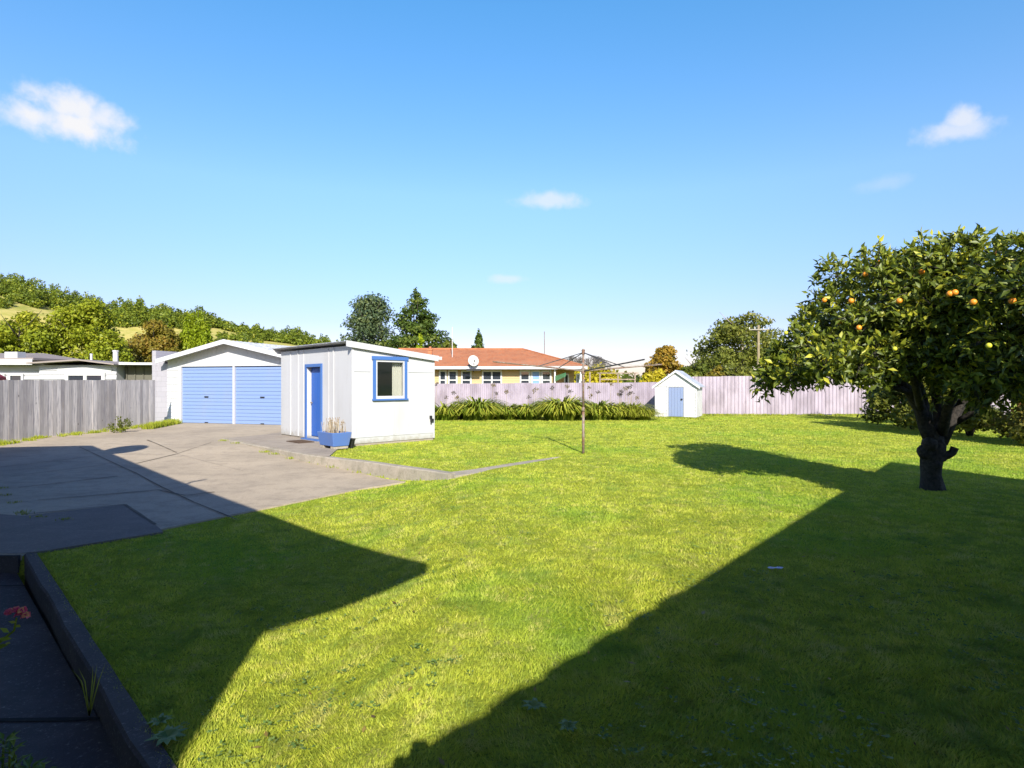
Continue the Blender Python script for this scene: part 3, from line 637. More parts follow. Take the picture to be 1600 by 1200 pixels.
for x0, x1 in ((-.80,AP),(AP,XR+.2)): m.hexa([(x0,-.44,zz(x0)-.13),(x1,-.44,zz(x1)-.13),(x1,-.405,zz(x1)-.13),(x0,-.405,zz(x0)-.13),(x0,-.44,zz(x0)+.03),(x1,-.44,zz(x1)+.03),(x1,-.405,zz(x1)+.03),(x0,-.405,zz(x0)+.03)])
m.build('bargeboard', paint('pale_grey_barge', (.50,.50,.52)), ga)
m = MB().extr([(-.80,zz(-.8)-.03),(AP,zz(AP)-.03),(XR+.2,zz(XR+.2)-.03),(XR+.2,zz(XR+.2)-.045),(AP,zz(AP)-.045),(-.8,zz(-.8)-.045)], -.4, 0-.003); m.build('soffit', WHITE, ga)
bw = empty('block_wall', (-12.62,22.7,0), math.atan2(-.289,.957), 'grey concrete block wall between timber fence and garage', 'wall')
MB().box((-1.25,.0,-.1),(-.83,.18,2.44)).box((-.83,.0,-.1),(-.69,.18,2.28)).build('front_panel', BLOCK, bw); MB().box((-1.44,-.01,-.1),(-1.25,7,2.80)).build('long_wall', BLOCK, bw)

# ------------------------------------------------------------ studio
ang = math.atan2(.694,.72)
st = empty('studio', (-3.83,14.22,0), ang, 'small white skillion roofed sleepout with blue door and blue trimmed window', 'outbuilding')
WX, DY = 2.43, 4.1
rs_ = lambda x: 2.455-.105*x
H0, HX1 = rs_(0)-.03, rs_(WX)-.03
m = MB()   # door face: plane x=0, opening y 1.58..2.42, z .12..1.98 ; window face: y=0, opening x .56..1.56, z 1.1..2.17
T_ = .09
m.box((0,T_,.06),(T_,1.60,H0)).box((0,2.42,.06),(T_,DY,H0)).box((0,1.60,1.95),(T_,2.42,H0)).box((0,1.60,.06),(T_,2.42,.1))
def fseg(x0, x1, z0, z1=None):
    za = z1 if z1 is not None else rs_(x0)-.03; zb = z1 if z1 is not None else rs_(x1)-.03
    m.hexa([(x0,0,z0),(x1,0,z0),(x1,T_,z0),(x0,T_,z0),(x0,0,za),(x1,0,zb),(x1,T_,zb),(x0,T_,za)])
fseg(0, .60, .06); fseg(1.52, WX, .06); fseg(.60, 1.52, .06, 1.13); fseg(.60, 1.52, 2.14)
m.box((WX-T_,T_,.06),(WX,DY,HX1)); m.box((T_,DY-T_,.06),(WX-T_,DY,HX1)); m.build('wall', paint('studio_board_paint', (.47,.47,.48), (.30,.28,.25), .3, 1.2, .5, splash=.3), st)
for q in [((-.020,y-.02,.07),(-.002,y+.02,H0-.02)) for y in (.92, 2.95, 3.45)]+[((-.014,y-.012,.07),(-.002,y+.012,H0-.02)) for y in (1.18, 2.62)]+[((-.014,-.014,.06),(-.002,.05,H0)), ((-.0019,-.014,.06),(.05,-.002,H0-.005)), ((.052,-.014,1.80),(.5,-.002,1.82)), ((1.6,-.014,1.80),(WX-.031,-.002,1.82)), ((1.14,-.018,.22),(1.18,-.002,1.05)), ((.052,-.012,.2),(WX-.031,-.002,.215)), ((WX-.03,-.012,.06),(WX+.002,-.002,HX1))]: MB().box(*q).build('cover_batten', WHITE, st)
MB().box((.02,.02,.0),(WX-.02,DY-.02,.055)).build('floor_slab', CONCP, st)
MB().box((.02,.02,.0561),(WX-.1,DY-.1,.0751)).build('interior_floor', WOODB, st)
m = MB(); corr(m, -.20, WX+.10, -.06, DY+.15, lambda x: rs_(x)+.045); o = m.build('roof', IRON, st); 
sm = o.modifiers.new('thick', 'SOLIDIFY'); sm.thickness = .004
def slopebox(m, x0, x1, y0, y1, dz0, dz1, zf=rs_): m.hexa([(x0,y0,zf(x0)+dz0),(x1,y0,zf(x1)+dz0),(x1,y1,zf(x1)+dz0),(x0,y1,zf(x0)+dz0),(x0,y0,zf(x0)+dz1),(x1,y0,zf(x1)+dz1),(x1,y1,zf(x1)+dz1),(x0,y1,zf(x0)+dz1)])
m = MB(); slopebox(m, -.19, WX+.09, -.085, -.062, -.085, .06); m.build('bargeboard', WHITE, st)
m = MB(); slopebox(m, -.19, WX+.09, DY+.12, DY+.145, -.085, .06); m.build('bargeboard', WHITE, st)
MB().box((WX+.06,-.14,rs_(WX)-.055),(WX+.15,DY+.1,rs_(WX)+.03)).build('gutter', WHITE, st)
# door
m = MB(); m.box((-.03,2.42,.06),(.0-.001,2.50,2.03)).box((-.03,1.52,.06),(-.001,1.60,2.03)).box((-.03,1.60,1.95),(-.001,2.42,2.03)); m.build('door_frame', BLUE, st)
m = MB().box((-.14,1.52,.02),(.02,2.50,.058)); m.build('door_sill', BLUE, st)
dr = None
m = MB(); y = 1.605
while y < 2.40: m.box((.115,y,.11),(.145,min(y+.1,2.415)-.006,1.94)); y += .1
dr = m.build('door', DBLUE, st); MB().box((.13,1.603,.11),(.15,2.417,1.945)).build('door_backing', DBLUE, dr); MB().tube([(.1,2.33,1.0),(.06,2.33,1.0)], .022, 10).build('door_knob', STEEL, dr)
m = MB(); m.box((T_+.001,2.423,.1),(.16,2.47,1.96)).box((T_+.001,1.55,.1),(.16,1.597,1.96)); m.build('door_lining', WHITE, st)
# window
m = MB(); x0, x1, z0, z1 = .56, 1.55, 1.09, 2.19
m.box((x0-.03,-.045,z1-.09),(x1+.03,-.001,z1)).box((x0,-.035,z0+.04),(x0+.075,-.001,z1-.09)).box((x1-.075,-.035,z0+.04),(x1,-.001,z1-.09)).box((x0-.02,-.06,z0),(x1+.02,-.001,z0+.04)); 
wf = m.build('window_trim', BLUE, st)
m = MB(); a, b, c0, c1 = .61, 1.51, 1.111, 2.11
for q in (((a,-.02,c0),(b,.05,c0+.09)), ((a,-.02,c1-.06),(b,.05,c1)), ((a,-.02,c0+.09),(a+.07,.05,c1-.06)), ((b-.07,-.02,c0+.09),(b,.05,c1-.06))): m.box(*q)
w = m.build('window', WHITE, st)
MB().box((a+.05,.012,c0+.07),(b-.05,.018,c1-.04)).build('pane', glassmat('studio_glass', (.02,.03,.025), .8), w)
m = MB(); n = 40
for k in range(n):
    u, v_ = k/n, (k+1)/n; X0 = 1.20+.34*u; X1 = 1.20+.34*v_; f = lambda t: .13+.02*math.sin(t*38)
    m.quad((X0,f(u),1.0),(X1,f(v_),1.0),(X1,f(v_),2.2),(X0,f(u),2.2))
m.build('curtain', CLOTH, w, True)
m = MB().box((.86,2.6,1.25),(1.45,2.62,1.95)); m.build('interior_panel', WHITE, st)  # plain white panel inside the room, behind the window
MB().box((WX-.17,-.05,.58),(WX-.10,-.0125,.66)).box((WX-.15,-.07,.50),(WX-.06,-.0126,.578)).box((WX-.14,-.04,.43),(WX-.11,-.0127,.498)).build('outdoor_tap_box', DARK, st, bevel=.006)
# trough planter, mat
ca, sa = .72, .694
def stw(x, y, z=0): return (-3.83+x*ca-y*sa, 14.22+x*sa+y*ca, z)
pl = empty('trough_planter', stw(-.79,-.57,.03), ang, 'blue painted concrete trough planter with dry cut stalks by the studio corner', 'planter')
m = MB(); a, b = .75, .46
out = [(.04,.04,.06),(b-.04,.04,.06),(b-.04,a-.04,.06),(.04,a-.04,.06),(-.01,-.01,.37),(b+.01,-.01,.37),(b+.01,a+.01,.37),(-.01,a+.01,.37)]
inn = [(.05,.05,.30),(b-.05,.05,.30),(b-.05,a-.05,.30),(.05,a-.05,.30),(.03,.03,.37),(b-.03,.03,.37),(b-.03,a-.03,.37),(.03,a-.03,.37)]
m.v = out+inn; m.f = [(0,3,2,1)]+[(k,(k+1)%4,4+(k+1)%4,4+k) for k in range(4)]+[(4+k,4+(k+1)%4,12+(k+1)%4,12+k) for k in range(4)]+[(12+k,12+(k+1)%4,8+(k+1)%4,8+k) for k in range(4)]; m.c = [0]*len(m.f)
m.build('trough', paint('trough_blue', (.075,.15,.38), (.14,.14,.17), .35, 4, .6), pl, bevel=.012); MB().box((.051,.051,.28),(b-.051,a-.051,.345)).build('soil', DIRT, pl)
MB().box((.05,.06,0),(b-.05,.2,.06)).build('foot', KERB, pl); MB().box((.05,a-.2,0),(b-.05,a-.06,.06)).build('foot', KERB, pl)
m = MB(); r = random.Random(8)
for k in range(70):
    x, y = r.uniform(.07,b-.07), r.uniform(.07,a-.07); h = r.uniform(.18,.33); dx, dy = r.uniform(-.04,.04), r.uniform(-.04,.04)
    m.tube([(x,y,.34),(x+dx,y+dy,.34+h)], [.006,.004], 4, c=r.random())
    if r.random() < .6:
        m.tube([(x+dx,y+dy,.34+h),(x+dx*1.5,y+dy*1.2,.34+h+.03)], [.012,.004], 4, c=1)
m.build('dry_stalks', STRAW, pl)
pt = empty('plant_pot', stw(-.22,-.30,.0), 0, 'small black plastic pot between blue trough and studio corner', 'pot')
m = MB(); m.tube([(0,0,0),(0,0,.2)], [.085,.12], 16).tube([(0,0,.2),(0,0,.225)], [.13,.13], 16); m.build('pot', DARK, pt); MB().tube([(0,0,.2251),(0,0,.23)], .1, 12).build('soil', DIRT, pt)
mt = empty('doormat', stw(-.72,1.35,.03), ang, 'dark brown doormat on the concrete outside the studio door', 'doormat')
m = MB().box((0,0,0),(.42,.72,.015)); 
for k in range(20): m.box((.01,.02+k*.034,.015),(.41,.034+k*.034,.021))
m.build('mat', paint('coir', (.07,.045,.03), (.12,.08,.05), .5, 20, .95), mt)

# ------------------------------------------------------------ lilac iron fence
def ironfence(name, x0, x1, y0, y1, h0, h1, label, per, ribw):
    e = empty(name, (x0,y0,0), math.atan2(y1-y0,x1-x0), label, 'fence', 'lilac iron fence along the back'); L = math.dist((x0,y0),(x1,y1)); m = MB(); n = int(L/per); r = random.Random(int(L*10))
    jt = [r.uniform(-.012,.012) for _ in range(n//8+3)]; bt = [r.uniform(.0,.09) for _ in range(n//10+3)]
    for k in range(n):
        x = k*per; pr = [(0,0),(per-ribw,0),(per-ribw*.72,-.028),(per-ribw*.28,-.028),(per,0)] if ribw > .06 else [(0,-.006),(per*.25,.006),(per*.5,.018),(per*.75,.006),(per,-.006)]
        for (a, ya), (b, yb) in zip(pr, pr[1:]):
            xa, xb = x+a, x+b; top = lambda t: h0+(h1-h0)*t/L+jt[k//8]; bb = bt[k//10]
            m.quad((xa,ya,bb),(xb,yb,bb),(xb,yb,top(xb)),(xa,ya,top(xa)))
    o = m.build('sheets', PURPLE, e); s = o.modifiers.new('thick','SOLIDIFY'); s.thickness = .004; s.offset = 1
    m = MB()
    for z in (.4, h0-.25): m.box((0,.035,z),(L,.08,z+.07))
    m.build('rails', WOODB, e); k = 0
    while k*2.4 < L: MB().box((k*2.4,.082,0),(k*2.4+.1,.18,h0-.1)).build('post', WOODB, e); k += 1
    return e
ironfence('iron_fence', -9, 7.2, 28.6, 28.4, 1.49, 1.58, 'lower lilac corrugated iron fence behind the strap leaved plants', .095, .02)
ironfence('iron_fence', 8.6, 24, 28.35, 28.6, 1.86, 1.92, 'taller lilac ribbed iron fence to the right of the little shed', .175, .075)
tr = empty('trellis', (4.35,29.6,0), 0, 'open brown timber frame standing behind the lower lilac fence', 'trellis')
m = MB()
for x in (0,.9,1.75): m.box((x,0,0),(x+.07,.07,2.02))
m.box((-.1,-.03,2.021),(1.95,.07,2.07)).box((.071,.01,1.7),(.899,.05,1.76)).box((.971,.01,1.7),(1.749,.05,1.76)); m.box((-.5,.0,0),(-.43,.07,2.1)); m.build('frame', WOODB, tr)

# ------------------------------------------------------------ garden shed
gs = empty('garden_shed', (6.28,26.0,0), math.radians(-25), 'little white weatherboard shed with pale blue door at the back fence', 'shed')
Wd, Dp, EH, AH = 1.75, 1.7, 1.45, 2.05
m = MB(); slatted(m, 0, .56, 0, .08, EH-.06, .145, .018); slatted(m, 1.2, Wd, 0, .08, EH-.06, .145, .018); slatted(m, .56, 1.2, 0, 1.36, EH-.06, .1, .014)
m.box((0,.02,.08),(.56,.08,EH-.06)).box((1.2,.02,.08),(Wd,.08,EH-.06)).box((.56,.02,1.36),(1.2,.08,EH-.06)); m.box((0,.08,.08),(.06,Dp,EH)).box((Wd-.06,.08,.08),(Wd,Dp,EH)).box((.06,Dp-.06,.08),(Wd-.06,Dp,EH))
m.extr([(0,EH-.06),(Wd,EH-.06),(Wd,EH),(Wd/2,AH),(0,EH)], -.012, .08); m.build('wall', WHITE_OLD, gs)
MB().box((-.02,-.026,.08),(.05,-.019,EH-.02)).box((Wd-.05,-.026,.08),(Wd+.004,-.019,EH-.02)).box((.49,-.03,.08),(.56,-.019,1.38)).box((1.2,-.03,.08),(1.27,-.019,1.38)).box((.49,-.03,1.3805),(1.27,-.019,1.43)).build('corner_trim', WHITE, gs)
m = MB()
for k in range(5): m.box((.57+k*.124,-.012,.1),(.57+(k+1)*.124-.005,.015,1.35))
dr = m.build('door', SHEDB, gs); MB().box((.57,.0151,.1),(1.19,.0195,1.35)).build('door_backing', SHEDB, dr); MB().box((1.08,-.035,.82),(1.16,-.013,.86)).box((1.1,-.05,.80),(1.14,-.035,.88)).build('latch', DARK, dr)
m = MB(); 
for s_ in (-1, 1):
    xe = Wd/2+s_*(Wd/2+.13); ze = EH-.10
    m.hexa([(Wd/2,-.1,AH+.02),(xe,-.1,ze),(xe,Dp+.1,ze),(Wd/2,Dp+.1,AH+.02),(Wd/2,-.1,AH+.05),(xe,-.1,ze+.03),(xe,Dp+.1,ze+.03),(Wd/2,Dp+.1,AH+.05)])
m.build('roof', IRON, gs); m = MB()
for s_ in (-1, 1):
    xe = Wd/2+s_*(Wd/2+.13); ze = EH-.10
    m.hexa([(Wd/2,-.125,AH-.05),(xe,-.125,ze-.06),(xe,-.102,ze-.06),(Wd/2,-.102,AH-.05),(Wd/2,-.125,AH+.045),(xe,-.125,ze+.025),(xe,-.102,ze+.025),(Wd/2,-.102,AH+.045)])
m.build('bargeboard', paint('grey_white_barge', (.55,.56,.6)), gs)
MB().box((.05,.03,-.05),(.2,.2,.078)).build('foot', KERB, gs); MB().box((Wd-.2,.03,-.05),(Wd-.05,.2,.078)).build('foot', KERB, gs); MB().box((.06,.1,.03),(Wd-.06,Dp-.1,.0785)).build('floor', WOODB, gs)

# ------------------------------------------------------------ clothesline
cl = empty('rotary_clothesline', (1.54,12.83,0), 0, 'rotary clothesline on a rusty steel pole standing in the lawn', 'clothesline')
m = MB().tube([(0,0,-.1),(0,0,.95)], .030, 12).tube([(0,0,.93),(0,0,2.16)], .024, 12).tube([(0,0,.90),(0,0,1.0)], .036, 12); m.build('pole', STEEL, cl, True)
MB().tube([(0,0,1.72),(0,0,1.84)], .05, 12).build('hub', STEEL, cl); MB().tube([(0,0,2.14),(0,0,2.22)], .035, 12).tube([(0,0,2.22),(0,0,2.26)], [.045,.02], 12).build('cap', STEEL, cl)
AL, AR = 2.12, .17; ends = []
for k in range(4):
    a = math.atan2(-.907,.42)+k*math.pi/2; dx, dy = math.cos(a), math.sin(a); ends.append((dx, dy))
    MB().tube([(0,0,1.78),(dx*AL,dy*AL,1.78+AR)], .015, 8).build('arm', DSTEEL if k in (0,2) else STEEL, cl)
    MB().tube([(0,0,2.18),(dx*AL*.52,dy*AL*.52,1.78+AR*.52)], .010, 6).build('strut', DSTEEL, cl)
m = MB()
for rr in (.42,.56,.70,.84,.98):
    for k in range(4):
        a, b = ends[k], ends[(k+1)%4]; z = 1.78+AR*rr+.015; p = Vector((a[0]*AL*rr,a[1]*AL*rr,z)); q_ = Vector((b[0]*AL*rr,b[1]*AL*rr,z)); md = (p+q_)/2-Vector((0,0,.02)); m.tube([p, md, q_], 0.0013, 4, cap=False)
m.build('lines', paint('line_wire', (.35,.33,.3)), cl)
m = MB(); r = random.Random(4)

for k in range(10):
    x = -.42-k*.024; m.box((x,-.30-k*.012,1.66-k*.012),(x+.014,-.285-k*.012,1.74-k*.008))
m.build('clothes_pegs', paint('green_pegs', (.03,.16,.06)), cl)

# ------------------------------------------------------------ red-roofed house
rh = empty('red_roof_house', (0,38,0), 0, 'cream weatherboard house with orange red hip roof beyond the lower lilac fence', 'house')
m = MB(); slatted(m, -12, 2.65, 0, 0, 2.6, .17, .02); m.box((-12,.02,0),(2.65,8,2.6)); m.build('wall', CREAM, rh)
m = MB(); slatted(m, 2.66, 4.2, 2.2, 0, 2.5, .17, .02); m.box((2.66,2.22,0),(4.2,8,2.5)); m.build('wall', CREAM, rh)
m = MB(); E = 2.6; Rz = 3.97; xL, xR_ = -13, 4.7; yF, yB, yR = -.75, 8.6, 3.9
A = [(xL,yF,E),(xR_,yF,E),(xR_,yB,E),(xL,yB,E)]; r0, r1 = (-8,yR,Rz), (.75,yR,Rz)
m.quad(A[0],A[1],r1,r0); m.quad(A[1],A[2],r1); m.quad(A[2],A[3],r0,r1); m.quad(A[3],A[0],r0); m.quad(*[(x,y,z-.05) for x,y,z in A][::-1]); m.build('roof', ROOFR, rh)
m = MB(); m.extr([(-7.2,E+.02),(-4.6,3.72),(-4.2,3.72),(-4.2,E+.02)], -1.6, 1.0); 
m = MB(); m.box((xL,yF-.03,E-.17),(xR_+.03,yF-.002,E+.01)).box((xR_+.002,yF,E-.17),(xR_+.03,yB,E+.01)); m.build('fascia', WHITE, rh)
MB().tube([r0, r1, A[1]], .07, 6).build('ridge_capping', ROOFR, rh)
MB().box((-5.6,1.6,3.0),(-5.35,1.85,3.75)).box((-5.64,1.56,3.75),(-5.31,1.89,3.82)).tube([(-5.47,1.72,3.82),(-5.47,1.72,4.0)], .09, 8).build('chimney', ROOFR, rh)
def wx(px): return (px-800)/F*38
for a, b, mu, gm in ((686,698,(),GLASS_D),(700,715,(),GLASS_D),(720.5,737,(),GLASS_D),(753,784.5,(768.5,),GLASS_D),(812,828.5,(),GLASS_D),(829.5,844.5,(),None),(845.5,861.5,(),GLASS)):
    bk_ = None
    w = window(rh, wx(a), wx(b), .9, 2.38, -.03, .10, [wx(u) for u in mu], WHITE, gm or BLUECL, rails=(1.75,))
    if gm is GLASS: MB().box((wx(a)+.08,.0-.022,1.0),(wx(a)+.3,-.0205,2.3)).build('curtain', CLOTH, w)
for a, b in ((881,889),(900,906)): window(rh, (a-800)/F*40.2, (b-800)/F*40.2, 1.3, 2.2, 2.17, .09, (), paint('shaded_window_paint', (.6,.62,.7)))
for x in (2.66, 4.3): MB().box((x,-.5,0),(x+.1,-.4,2.43)).build('porch_post', WHITE, rh)
an = MB().tube([(-3.98,1.6,3.2),(-3.98,1.6,5.3)], .028, 6); an.build('antenna_mast', WHITE, rh)
MB().tube([(2.4,6,2.8),(2.4,6,5.4)], .03, 6).build('antenna_mast', STEEL, rh)
sd = MB(); c = Vector((-2.4,-1.0,2.95)); nrm = Vector((.25,-.9,.35)).normalized(); u = nrm.cross(Vector((0,0,1))).normalized(); v_ = u.cross(nrm); R0 = .34
def dish(mb, c, u, v_, nrm, R0, asp=1.1):
    i = len(mb.v); nr, na = 4, 20; mb.v.append(tuple(c-nrm*.07))
    for a in range(1, nr+1):
        for b in range(na): t = 2*math.pi*b/na; rr = R0*a/nr; mb.v.append(tuple(c+u*(rr*math.cos(t))+v_*(rr*asp*math.sin(t))-nrm*(.07*(1-(a/nr)**2))))
    for b in range(na): mb.f.append((i, i+1+b, i+1+(b+1)%na)); mb.c.append(0)
    for a in range(nr-1):
        for b in range(na): mb.f.append((i+1+a*na+b, i+1+(a+1)*na+b, i+1+(a+1)*na+(b+1)%na, i+1+a*na+(b+1)%na)); mb.c.append(0)
sdt = empty('satellite_dish', tuple(c+Vector((0,38,-.6))), 0, 'grey satellite dish on a bracket at the edge of the red roof', 'satellite dish')
dish(sd, Vector((0,0,.6)), u, v_, nrm, R0); o = sd.build('dish', paint('dish_grey', (.45,.43,.40)), sdt, True); s = o.modifiers.new('t','SOLIDIFY'); s.thickness = .02
MB().tube([(0,.12,.55),(0,.3,.1),(0,.3,-.1)], .03, 6).box((-.45,.1,-.02),(.45,.2,.1)).build('bracket', DARK, sdt); MB().tube([(0,.0,.3),(.08,-.35,.55)], .015, 6).tube([(.08,-.35,.53),(.08,-.37,.62)], .04, 8).build('receiver_arm', DARK, sdt)
up = empty('power_pole', ((1185-800)/F*56,56,-.7), 0, 'brown timber power pole with crossarm in front of the gum tree', 'power pole')
MB().tube([(0,0,0),(0,0,7.75)], [.15,.11], 10).build('pole', speckle('pole_timber', [(.22,.17,.10),(.28,.23,.15)], [2], .8), up)
MB().box((-.95,-.2,7.27),(.95,-.1,7.35)).build('crossarm', speckle('arm_timber', [(.30,.27,.22),(.24,.21,.17)], [3], .8), up)
for x in (-.9,-.4,.4,.9): MB().tube([(x,-.15,7.37),(x,-.15,7.55)], [.05,.04], 8).build('insulator', WHITE, up)
m = MB()
for x in (-.9,-.4,.4,.9):
    m.tube([(x+(40-x*0)*t_, -.15+30*t_, 7.5-1.6*4*t_*(1-t_)) for t_ in [k/10 for k in range(11)]], .012, 4)
m.build('wires', DARK, up)

# ------------------------------------------------------------ strap-leaved plants
def strapplant(px, Y, w, h, n, label, seed, mat=AGA, stalks=0, lw=.048, name='strap_leaf_plant'):
    r = random.Random(seed); X = (px-800)/F*Y; e = empty(name, (X,Y,0), 0, label, 'plant', 'strap leaved plants along the lilac fence'); m = MB()
    for k in range(int(n*1.1)):
        a = r.uniform(0,6.28); rr = r.uniform(0,.75)**1*w; bx, by = rr*math.cos(a)*.8, rr*math.sin(a)*.6; L = r.uniform(.6,1.05)*h*1.42*(1.12-.5*rr/w); o = a+r.uniform(-.7,.7); s = r.uniform(.6,1.15)
        dx, dy = math.cos(o), math.sin(o); px_, py_ = -dy, dx; pts = []; W2 = lw*r.uniform(.7,1.25)
        for j in range(5):
            t = j/4; d_ = L*s*t*(.5+.5*t); z = L*(t*1.25-.88*s*t*t*t)*.85; pts.append((bx+dx*d_, by+dy*d_, max(z,.01), W2*(1-t**3)*(.7+.3*(1-t))+.004))
        i = len(m.v)
        for (x,y,z,q_) in pts: m.v += [(x-px_*q_,y-py_*q_,z),(x+px_*q_,y+py_*q_,z)]
        t = r.random()*(.75 if r.random()<.85 else 1)
        for j in range(4): m.f.append((i+2*j,i+2*j+1,i+2*j+3,i+2*j+2)); m.c.append(min(1,t+.12*j))
    m.build('leaves', mat, e)
    for k in range(stalks):
        m = MB(); x, y = r.uniform(-w,w)*.8, r.uniform(-.3,.5); hh = h*r.uniform(1.05,1.75); tx = x+r.uniform(-.12,.12); m.tube([(x,y,0),(tx,y,hh)], [.008,.006], 4, c=0)
        s = m.build('flower_stalk', STRAW, e); m = MB(); ns = r.randint(14,26); tt = r.choice((0,.5,1,1))
        for q_ in range(ns):
            d_ = Vector((r.gauss(0,1), r.gauss(0,1), r.gauss(.2,.8))).normalized()*r.uniform(.06,.11); p = Vector((tx,y,hh)); m.tube([p, p+d_], [.004,.004], 3, c=tt, cap=False); m.tube([p+d_*.85, p+d_*1.15], [.024,.012], 4, c=tt)
        m.build('flower_head', UMBEL, s)
for a in ((697,24.8,.85,.85,260,'strap leaved clump hard against the studio edge, leftmost of the row',1,AGA,5),
          (748,25.0,1.3,1.02,760,'broad arching strap leaved clump right of the leftmost one',2,AGA,1),
          (790,25.0,.8,.8,320,'low strap leaved clump between the two big mounds',3,AGA,2),
          (826,25.0,.85,.82,340,'smaller strap leaved clump touching the tallest mound on its left',4,AGA,3),
          (878,24.8,1.15,1.10,760,'tallest rounded strap leaved mound just left of the clothesline pole',5,AGA,3),
          (935,25.0,1.0,.92,380,'strap leaved clump just right of the clothesline pole',6,AGA,5),
          (964,25.1,.75,.8,320,'thin yellowing strap leaved clump in the middle right of the row',7,AGA,5)): strapplant(*a)
strapplant(988,25.0,.5,.85,520,'upright yellowish grassy clump second from the little shed',9,WEED,4,.014,'grassy_clump')
strapplant(1006,24.6,.36,.6,600,'bright green grassy clump beside the little shed',10,WEED,0,.013,'grassy_clump')

# ------------------------------------------------------------ shrubs at right
def shrub(name, x, y, w, d_, h, n, leaf, mat, label, seed, asp=.5, z0=0):
    r = random.Random(seed); e = empty(name, (x,y,z0), 0, label, 'shrub'); bl = []
    for k in range(22):
        a = r.uniform(0,6.28); q_ = r.uniform(.2,.85); s = r.uniform(.25,.42)*min(w,h); bl.append((math.cos(a)*w*q_,math.sin(a)*d_*q_,r.uniform(.16,.86)*h*(1-.25*q_),s,s,s*.75))
    m = MB()
    for k in range(12): a = r.uniform(0,6.28); m.tube([(0,0,-.1),(math.cos(a)*w*.3,math.sin(a)*d_*.3,h*.4),(math.cos(a)*w*.6,math.sin(a)*d_*.6,h*.75)], [.035,.022,.008], 5)
    m.build('stems', BARK, e, True); V, Fc, T = leafcloud(bl, n, leaf, asp, .4, .3, seed=seed); mknp('foliage', V, Fc, M_TREE[mat], e, T); return e
shrub('garden_shrub', 13.2, 19.6, 1.4, 1.5, 2.7, 15000, .13, 'shrub', 'dark green shrub by the right end of the lilac fence', 31)
shrub('garden_shrub', 13.1, 17.0, 1.3, 1.5, 2.8, 15000, .13, 'shrub', 'olive leaved shrub in the middle of the right border, behind the citrus trunk', 32)
shrub('garden_shrub', 13.4, 14.4, 1.5, 1.3, 2.3, 15000, .11, 'red', 'red tinged shrub at the right edge behind the citrus', 33)
shrub('garden_shrub', 15.3, 22.5, 1.8, 1.8, 3.6, 8000, .12, 'mid', 'taller green shrub against the far right fence corner', 34)

# ------------------------------------------------------------ citrus tree
ct = empty('citrus_tree', (5.96,8.44,0), 0, 'spreading orange tree with knobbly trunk on the right of the lawn', 'tree')
def cp(px, py, dY=0): Y = 8.44+dY; return ((px-800)/F*Y-5.96, dY, CH+(600-py)/F*Y)
m = MB()
tp = [(1457,775,0,.185),(1456,762,0,.155),(1455,742,0,.128),(1455,728,0,.130),(1456,716,0,.150),(1457,703,0,.160),(1460,692,0,.14),(1462,680,0,.11)]
m.tube([cp(a,b,c_) for a,b,c_,_ in tp], [q_[3] for q_ in tp], 14, jit=.07)
for ce, rr in (((1444,706,-.06),.10),((1471,712,-.05),.09),((1452,694,-.12),.10),((1462,726,-.1),.07)): m.sphere(cp(*ce), rr, 9, 6, jit=.12)
m.tube([cp(1466,712,0),cp(1481,711,-.10),cp(1488,707,-.12),cp(1492,699,-.13)], [.09,.06,.052,.048], 9, jit=.12)
LM = [[(1458,690,0,.12),(1446,665,-.05,.095),(1438,640,0,.085),(1420,610,0,.075),(1395,592,-.1,.06),(1370,575,-.2,.045),(1330,545,-.3,.028)],
      [(1446,660,-.05,.085),(1440,620,.1,.075),(1425,575,.2,.06),(1400,520,.2,.04),(1370,470,.1,.02)],
      [(1464,688,0,.12),(1468,650,.1,.09),(1462,610,.1,.075),(1458,560,.1,.06),(1465,500,0,.04),(1480,430,0,.02)],
      [(1468,690,0,.11),(1486,660,-.05,.075),(1505,625,-.05,.06),(1530,600,-.6,.045),(1560,560,-1.0,.035),(1600,510,-1.4,.02)],
      [(1470,684,.0,.08),(1480,640,-.3,.06),(1500,590,-.6,.045),(1520,520,-.9,.03)],
      [(1486,664,0,.05),(1512,650,-.2,.04),(1550,625,-.5,.03),(1600,590,-.8,.02)],
      [(1420,612,0,.055),(1380,600,-.3,.04),(1330,590,-.5,.03),(1270,575,-.5,.018),(1225,590,-.5,.01)],
      [(1440,640,0,.06),(1430,600,-.5,.045),(1410,540,-.9,.025)],[(1462,620,0,.05),(1490,560,-.6,.04),(1500,500,-.9,.02)]]
for L_ in LM: m.tube([cp(a,b,c_) for a,b,c_,_ in L_], [q_[3] for q_ in L_], 8, jit=.06)
m.build('trunk', BARK, ct, True)
BL = [(1198,600,24),(1222,585,30),(1280,575,34),(1330,575,36),(1245,600,20),(1260,560,34),(1212,590,24),(1235,570,32),(1262,545,36),(1252,520,24),(1290,478,26),(1300,500,36),(1310,560,36),(1300,535,40),(1335,430,36),(1360,470,55),(1365,530,50),(1360,570,30),(1390,415,36),(1420,440,55),(1420,510,60),(1410,562,32),(1470,405,38),(1490,450,60),(1490,520,60),(1470,575,28),(1530,412,34),(1545,460,60),(1550,530,60),(1540,590,34),(1590,410,34),(1610,470,60),(1620,540,60),(1610,600,36),(1660,430,50),(1680,500,60),(1680,570,45),(1500,600,22),(1575,600,24),(1478,612,22),(1560,596,36),(1605,605,42),(1520,590,30),(1650,600,55),(1480,560,50),(1440,545,50),(1590,560,60)]
bl = []; r = random.Random(17)
